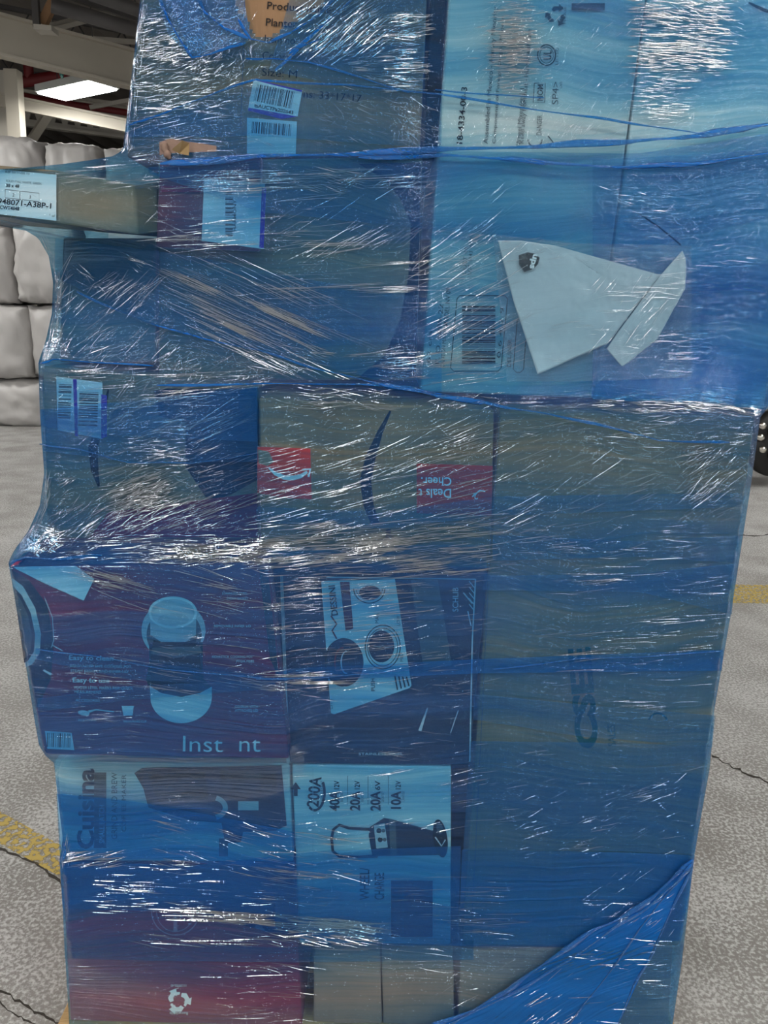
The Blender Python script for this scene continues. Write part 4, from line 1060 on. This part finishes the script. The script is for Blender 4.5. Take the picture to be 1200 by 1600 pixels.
def RP(cx, cy, pts, a):
    c_, s_ = math.cos(R(a)), math.sin(R(a)); return [(cx+x*c_-y*s_, cy+x*s_+y*c_) for x, y in pts]
shield = [(-13, -12), (0, -16), (13, -12), (13, 2), (8, 11), (0, 16), (-8, 11), (-13, 2)]
q.poly(INKG, *RP(827, 408, [(x*1.08, y*1.08) for x, y in shield], 252)[::-1]); q.poly(INK, *RP(827, 408, shield, 252)[::-1])
q.text(LABELW, 'ups', 827+7, 408-12, 9, -105, fit=24, bold=.04)
q.build('shield_logo', pm, 'small dark shield logo')

band([(770, 366), (900, 380), (1080, 384)], [(792, 596), (900, 596), (1080, 590)], film_mat('stretch_film_outer', .30, .42, (.22, .36, .52), seed=21.0, bump=.8, rough=.08, gl=.02, streak=.2), .0125, nx=60, ny=40)
# ---------------- fine creases: thin raised folds of film that catch the lamps
CV_, CF_ = [], []
def crease(x, y, L, ang, w, off=.0035, bend=0.0):
    if 775 < x < 1075 and 370 < y < 592: off = .014
    if x > 670 and y > 1340 and y > 1606-(x-670)*.63: off = .011
    n = max(2, min(9, int(L/12)+2)); pts = []
    for i in range(n):
        t = i/(n-1)-.5; a = R(ang+bend*t)
        pts.append((x+t*L*math.cos(a), y-t*L*math.sin(a)))
    P = []
    for px, py in pts:
        xl, xr = interp(LEFT, py)+1.5, interp(RIGHT, py)-1.5
        if px < xl or px > xr: continue
        P.append(FP(px, py, off))
    if len(P) < 2: return
    if any((P[i]-P[i+1]).length > .2 for i in range(len(P)-1)): return
    k0 = len(CV_); W = w/1200*1.13
    for i, p in enumerate(P):
        a = P[max(i-1, 0)]; b_ = P[min(i+1, len(P)-1)]; d = (b_-a).normalized(); s = d.cross(Vector((0, 1, 0))).normalized()
        tp = .25 if i in (0, len(P)-1) else 1
        for u, v in ((-.5, 0), (-.3, .38), (0, .55), (.3, .38), (.5, 0)):
            CV_.append(p+s*(u*W*tp)+Vector((0, -v*W*tp, 0)))
    for i in range(len(P)-1):
        for k in range(4): CF_.append((k0+i*5+k, k0+i*5+k+1, k0+(i+1)*5+k+1, k0+(i+1)*5+k))
def zone(x0, y0, x1, y1, ang, ja, n, l0, l1, w0=.5, w1=1.6, gauss=False, fan=None, bend=4, tilt=0.0):
    if y0 > 250: n = int(n*.8)
    cl = []
    for _ in range(n):
        if gauss:
            x = rnd.gauss((x0+x1)/2, (x1-x0)/4.2); y = rnd.gauss((y0+y1)/2, (y1-y0)/4.2)
        elif cl and rnd.random() < .55:
            c_ = rnd.choice(cl); x = c_[0]+rnd.gauss(0, 16); y = c_[1]+rnd.gauss(0, 5)
            if not (x0 <= x <= x1 and y0 <= y <= y1): continue
        else: x, y = rnd.uniform(x0, x1), rnd.uniform(y0, y1)
        cl.append((x, y))
        y += tilt*(x-(x0+x1)/2)
        a = ang+rnd.gauss(0, ja)
        if fan: a = math.degrees(math.atan2(fan[1]-y, x-fan[0]))+rnd.gauss(0, ja)
        L = l0+(l1-l0)*rnd.random()**2
        crease(x, y, L, a, w0+(w1-w0)*rnd.random()**2.5, bend=rnd.uniform(-bend, bend))
zone(206, 10, 380, 150, 18, 16, 420, 5, 22); zone(300, 60, 390, 130, 60, 30, 120, 4, 14); zone(215, -10, 250, 120, 10, 12, 120, 5, 16)
zone(198, 130, 400, 240, 4, 8, 170, 8, 50); zone(470, 0, 600, 90, 36, 6, 170, 12, 50, fan=None); zone(540, 20, 666, 140, 8, 5, 420, 8, 34, fan=(420, 105))
zone(400, 150, 690, 226, -18, 14, 230, 4, 22); zone(610, 165, 695, 225, 60, 40, 160, 3, 12); zone(390, 60, 480, 110, 35, 20, 60, 5, 20)
zone(760, -10, 850, 170, 3, 5, 520, 5, 20, .5, 1.9, True); zone(705, 0, 1000, 150, 40, 15, 380, 3, 14, .4, .9); zone(985, -5, 1130, 120, -2, 4, 380, 8, 34, .5, 1.9); zone(985, 110, 1090, 200, -2, 5, 190, 6, 26)
zone(1040, -10, 1160, 60, -28, 8, 90, 10, 30); zone(700, 160, 1000, 226, 45, 22, 360, 5, 22, .4, 1.2); zone(1000, 160, 1190, 250, 25, 20, 170, 5, 22, .4, .9)
zone(240, 262, 640, 300, 3, 2, 110, 30, 160, .4, 1.3); zone(240, 290, 540, 395, 3, 3, 100, 20, 120, .5, 1.8); zone(470, 262, 560, 300, -12, 6, 60, 20, 50)
zone(110, 265, 250, 300, 3, 4, 50, 20, 90, .4, 1.0); zone(440, 270, 660, 400, 30, 6, 90, 20, 90, .3, .8); zone(700, 270, 1190, 420, 10, 25, 300, 4, 24, .4, 1.0); zone(930, 290, 1060, 350, -8, 12, 110, 8, 30, .6, 1.7)
zone(260, 400, 520, 560, -24, 2, 130, 50, 240, .4, 1.5, tilt=.35); zone(390, 540, 520, 580, -12, 8, 60, 12, 50, .8, 2.2); zone(90, 430, 260, 570, 38, 8, 190, 10, 60, .4, 1.4); zone(120, 400, 240, 460, -30, 10, 60, 8, 30, .5, 1.8)
zone(84, 400, 110, 540, 65, 8, 60, 12, 50, .4, 1.2); zone(270, 560, 410, 600, 25, 10, 150, 6, 30, .4, .9); zone(400, 400, 720, 480, 2, 2, 60, 40, 170, .4, 1.1); zone(530, 550, 760, 600, 6, 4, 130, 15, 110, .5, 1.8)
zone(655, 400, 810, 570, 26, 4, 170, 20, 110, .4, 1.5); zone(640, 280, 800, 420, 32, 8, 150, 12, 60, .4, 1.2); zone(820, 400, 1060, 560, 2, 6, 90, 6, 50, .3, 1.0); zone(1060, 400, 1195, 620, 2, 8, 130, 8, 60, .4, 1.1)
zone(420, 606, 610, 640, -2, 8, 200, 8, 60, .6, 2.0); zone(640, 612, 780, 645, 8, 20, 90, 6, 30, .6, 2.2); zone(930, 605, 1195, 645, -5, 6, 330, 8, 44, .5, 2.0); zone(1130, 632, 1200, 650, -8, 6, 60, 10, 40, 1, 2.6)
zone(90, 575, 400, 625, 4, 3, 70, 30, 140, .4, 1.4); zone(90, 600, 250, 690, 40, 14, 90, 10, 60, .3, 1.0); zone(170, 600, 400, 680, 22, 4, 120, 20, 110, .4, 1.5); zone(200, 655, 290, 740, 2, 3, 160, 6, 26, .6, 1.6)
zone(170, 700, 400, 830, 20, 5, 420, 10, 60, .4, 1.5); zone(150, 740, 260, 820, 24, 8, 260, 8, 34, .8, 2.6, True); zone(180, 700, 350, 800, 12, 10, 350, 4, 16, .5, 1.6); zone(85, 740, 120, 810, 30, 14, 50, 8, 26, .8, 2.4); zone(70, 600, 110, 740, 0, 12, 50, 4, 14, .4, 1.0)
zone(60, 790, 160, 870, 35, 10, 120, 10, 44, .5, 1.8); zone(90, 835, 430, 880, 4, 6, 430, 8, 44, .5, 2.0); zone(230, 845, 420, 880, 2, 5, 330, 10, 60, .7, 2.4, True); zone(20, 840, 75, 878, 55, 6, 40, 10, 40, .6, 1.8)
zone(400, 815, 770, 900, 6, 3, 560, 10, 90, .5, 1.9); zone(400, 690, 775, 830, 14, 4, 330, 10, 90, .4, 1.5); zone(400, 640, 600, 700, 14, 12, 150, 5, 26, .3, .9); zone(600, 650, 780, 740, 20, 6, 130, 10, 80, .4, 1.2)
zone(780, 650, 1190, 700, 6, 8, 230, 6, 40, .4, 1.2); zone(780, 700, 1180, 830, 24, 8, 210, 6, 70, .4, 1.3); zone(1050, 700, 1180, 780, 42, 8, 60, 14, 60, .4, 1.3); zone(780, 820, 1150, 870, 6, 6, 110, 6, 50, .4, 1.1)
zone(900, 870, 1140, 1080, 4, 3, 130, 10, 90, .4, 1.4); zone(770, 880, 1130, 1170, 3, 5, 100, 4, 60, .3, .9); zone(800, 1100, 1100, 1330, 12, 10, 130, 4, 40, .3, 1.1); zone(420, 895, 640, 1080, 5, 3, 300, 10, 90, .5, 1.7); zone(600, 900, 770, 1080, 7, 5, 140, 6, 50, .4, 1.1)
zone(405, 1060, 770, 1190, 3, 6, 130, 4, 40, .3, .9); zone(430, 1050, 560, 1070, 2, 2, 40, 20, 120, .8, 2.2); zone(130, 890, 430, 960, -14, 4, 110, 10, 110, .4, 1.2); zone(40, 900, 420, 1180, -2, 8, 260, 4, 30, .3, .9)
zone(150, 1010, 440, 1080, -8, 3, 70, 20, 120, .3, .9); zone(240, 1270, 450, 1360, -15, 5, 120, 8, 60, .4, 1.4); zone(105, 1330, 180, 1356, 10, 5, 90, 10, 50, .8, 2.4); zone(150, 1345, 460, 1430, -3, 4, 220, 6, 50, .4, 1.4)
zone(400, 1290, 560, 1420, -8, 4, 130, 10, 80, .5, 1.8); zone(280, 1428, 570, 1448, -4, 2, 130, 20, 110, .7, 2.4, tilt=.07); zone(430, 1445, 620, 1478, -5, 5, 200, 8, 50, .6, 2.2); zone(460, 1200, 800, 1300, 9, 4, 110, 8, 60, .3, 1.0)
zone(560, 1370, 800, 1470, -1, 3, 100, 10, 90, .3, 1.2); zone(230, 1455, 460, 1480, -6, 4, 50, 20, 100, .4, 1.2); zone(380, 1480, 720, 1530, -3, 3, 60, 10, 110, .4, 1.1); zone(330, 1500, 480, 1600, -5, 5, 60, 8, 60, .3, 1.2)
zone(900, 1400, 1070, 1600, 0, 5, 90, 8, 50, .5, 1.4); zone(700, 1500, 900, 1610, 30, 6, 60, 10, 50, .5, 1.6); zone(900, 1360, 1080, 1480, 38, 6, 60, 10, 40, .5, 1.6); zone(800, 1240, 1060, 1340, 20, 8, 90, 4, 36, .3, 1.1)
zone(20, 270, 240, 360, -5, 30, 60, 5, 30, .3, .9)
zone(765, -10, 845, 150, 2, 4, 420, 8, 26, 1.2, 3.2, True); zone(985, -5, 1150, 110, -3, 4, 260, 12, 44, 1.2, 3.0); zone(990, 60, 1080, 190, -2, 4, 150, 8, 30, 1.0, 2.6)
zone(600, 20, 668, 145, 3, 4, 240, 8, 34, .9, 2.6); zone(208, 30, 330, 150, 14, 12, 300, 6, 24, .8, 2.4); zone(300, 20, 400, 120, 50, 35, 200, 5, 18, .6, 1.8); zone(470, 0, 600, 80, 38, 5, 130, 16, 60, .7, 2.2)
zone(700, 0, 1000, 226, 42, 16, 260, 5, 18, .6, 1.4); zone(250, 850, 440, 878, 3, 4, 160, 14, 60, 1.2, 3.2); zone(400, 840, 620, 880, 5, 3, 180, 20, 90, 1.0, 2.8); zone(180, 750, 280, 800, 18, 8, 160, 10, 36, 1.4, 3.4, True)
zone(930, 612, 1120, 640, -4, 5, 150, 10, 40, 1.1, 2.8); zone(320, 1430, 560, 1446, -5, 1.5, 50, 40, 130, 1.2, 3.0, tilt=.07); zone(450, 1450, 580, 1472, -6, 4, 90, 10, 50, 1.2, 2.8); zone(300, 470, 500, 570, -25, 1.5, 60, 60, 200, .9, 2.2, tilt=.4)
zone(800, 400, 1060, 570, 5, 10, 90, 8, 60, .4, 1.1); zone(930, 430, 1040, 540, 48, 5, 50, 10, 50, .6, 1.8)
zone(205, -100, 1250, 1600, 0, 60, 1100, 2, 8, .4, 1.0)
# rim creases where the film turns the left side
for y0_, y1_, n in ((370, 566, 80), (740, 880, 70), (0, 240, 60), (1300, 1350, 14)):
    for _ in range(n):
        y = rnd.uniform(y0_, y1_); x = interp(LEFT, y)+rnd.uniform(2, 14)
        s = interp(LEFT, y+4)-interp(LEFT, y-4); a = math.degrees(math.atan2(-8, s)); crease(x, y, rnd.uniform(6, 30), a+rnd.gauss(0, 4), rnd.uniform(.4, 1.4))
cro = mesh_obj('film_creases', CV_, CF_, GLINT, wrap, smooth=True); cro['kind'] = 'stuff'
print('creases', len(CF_))
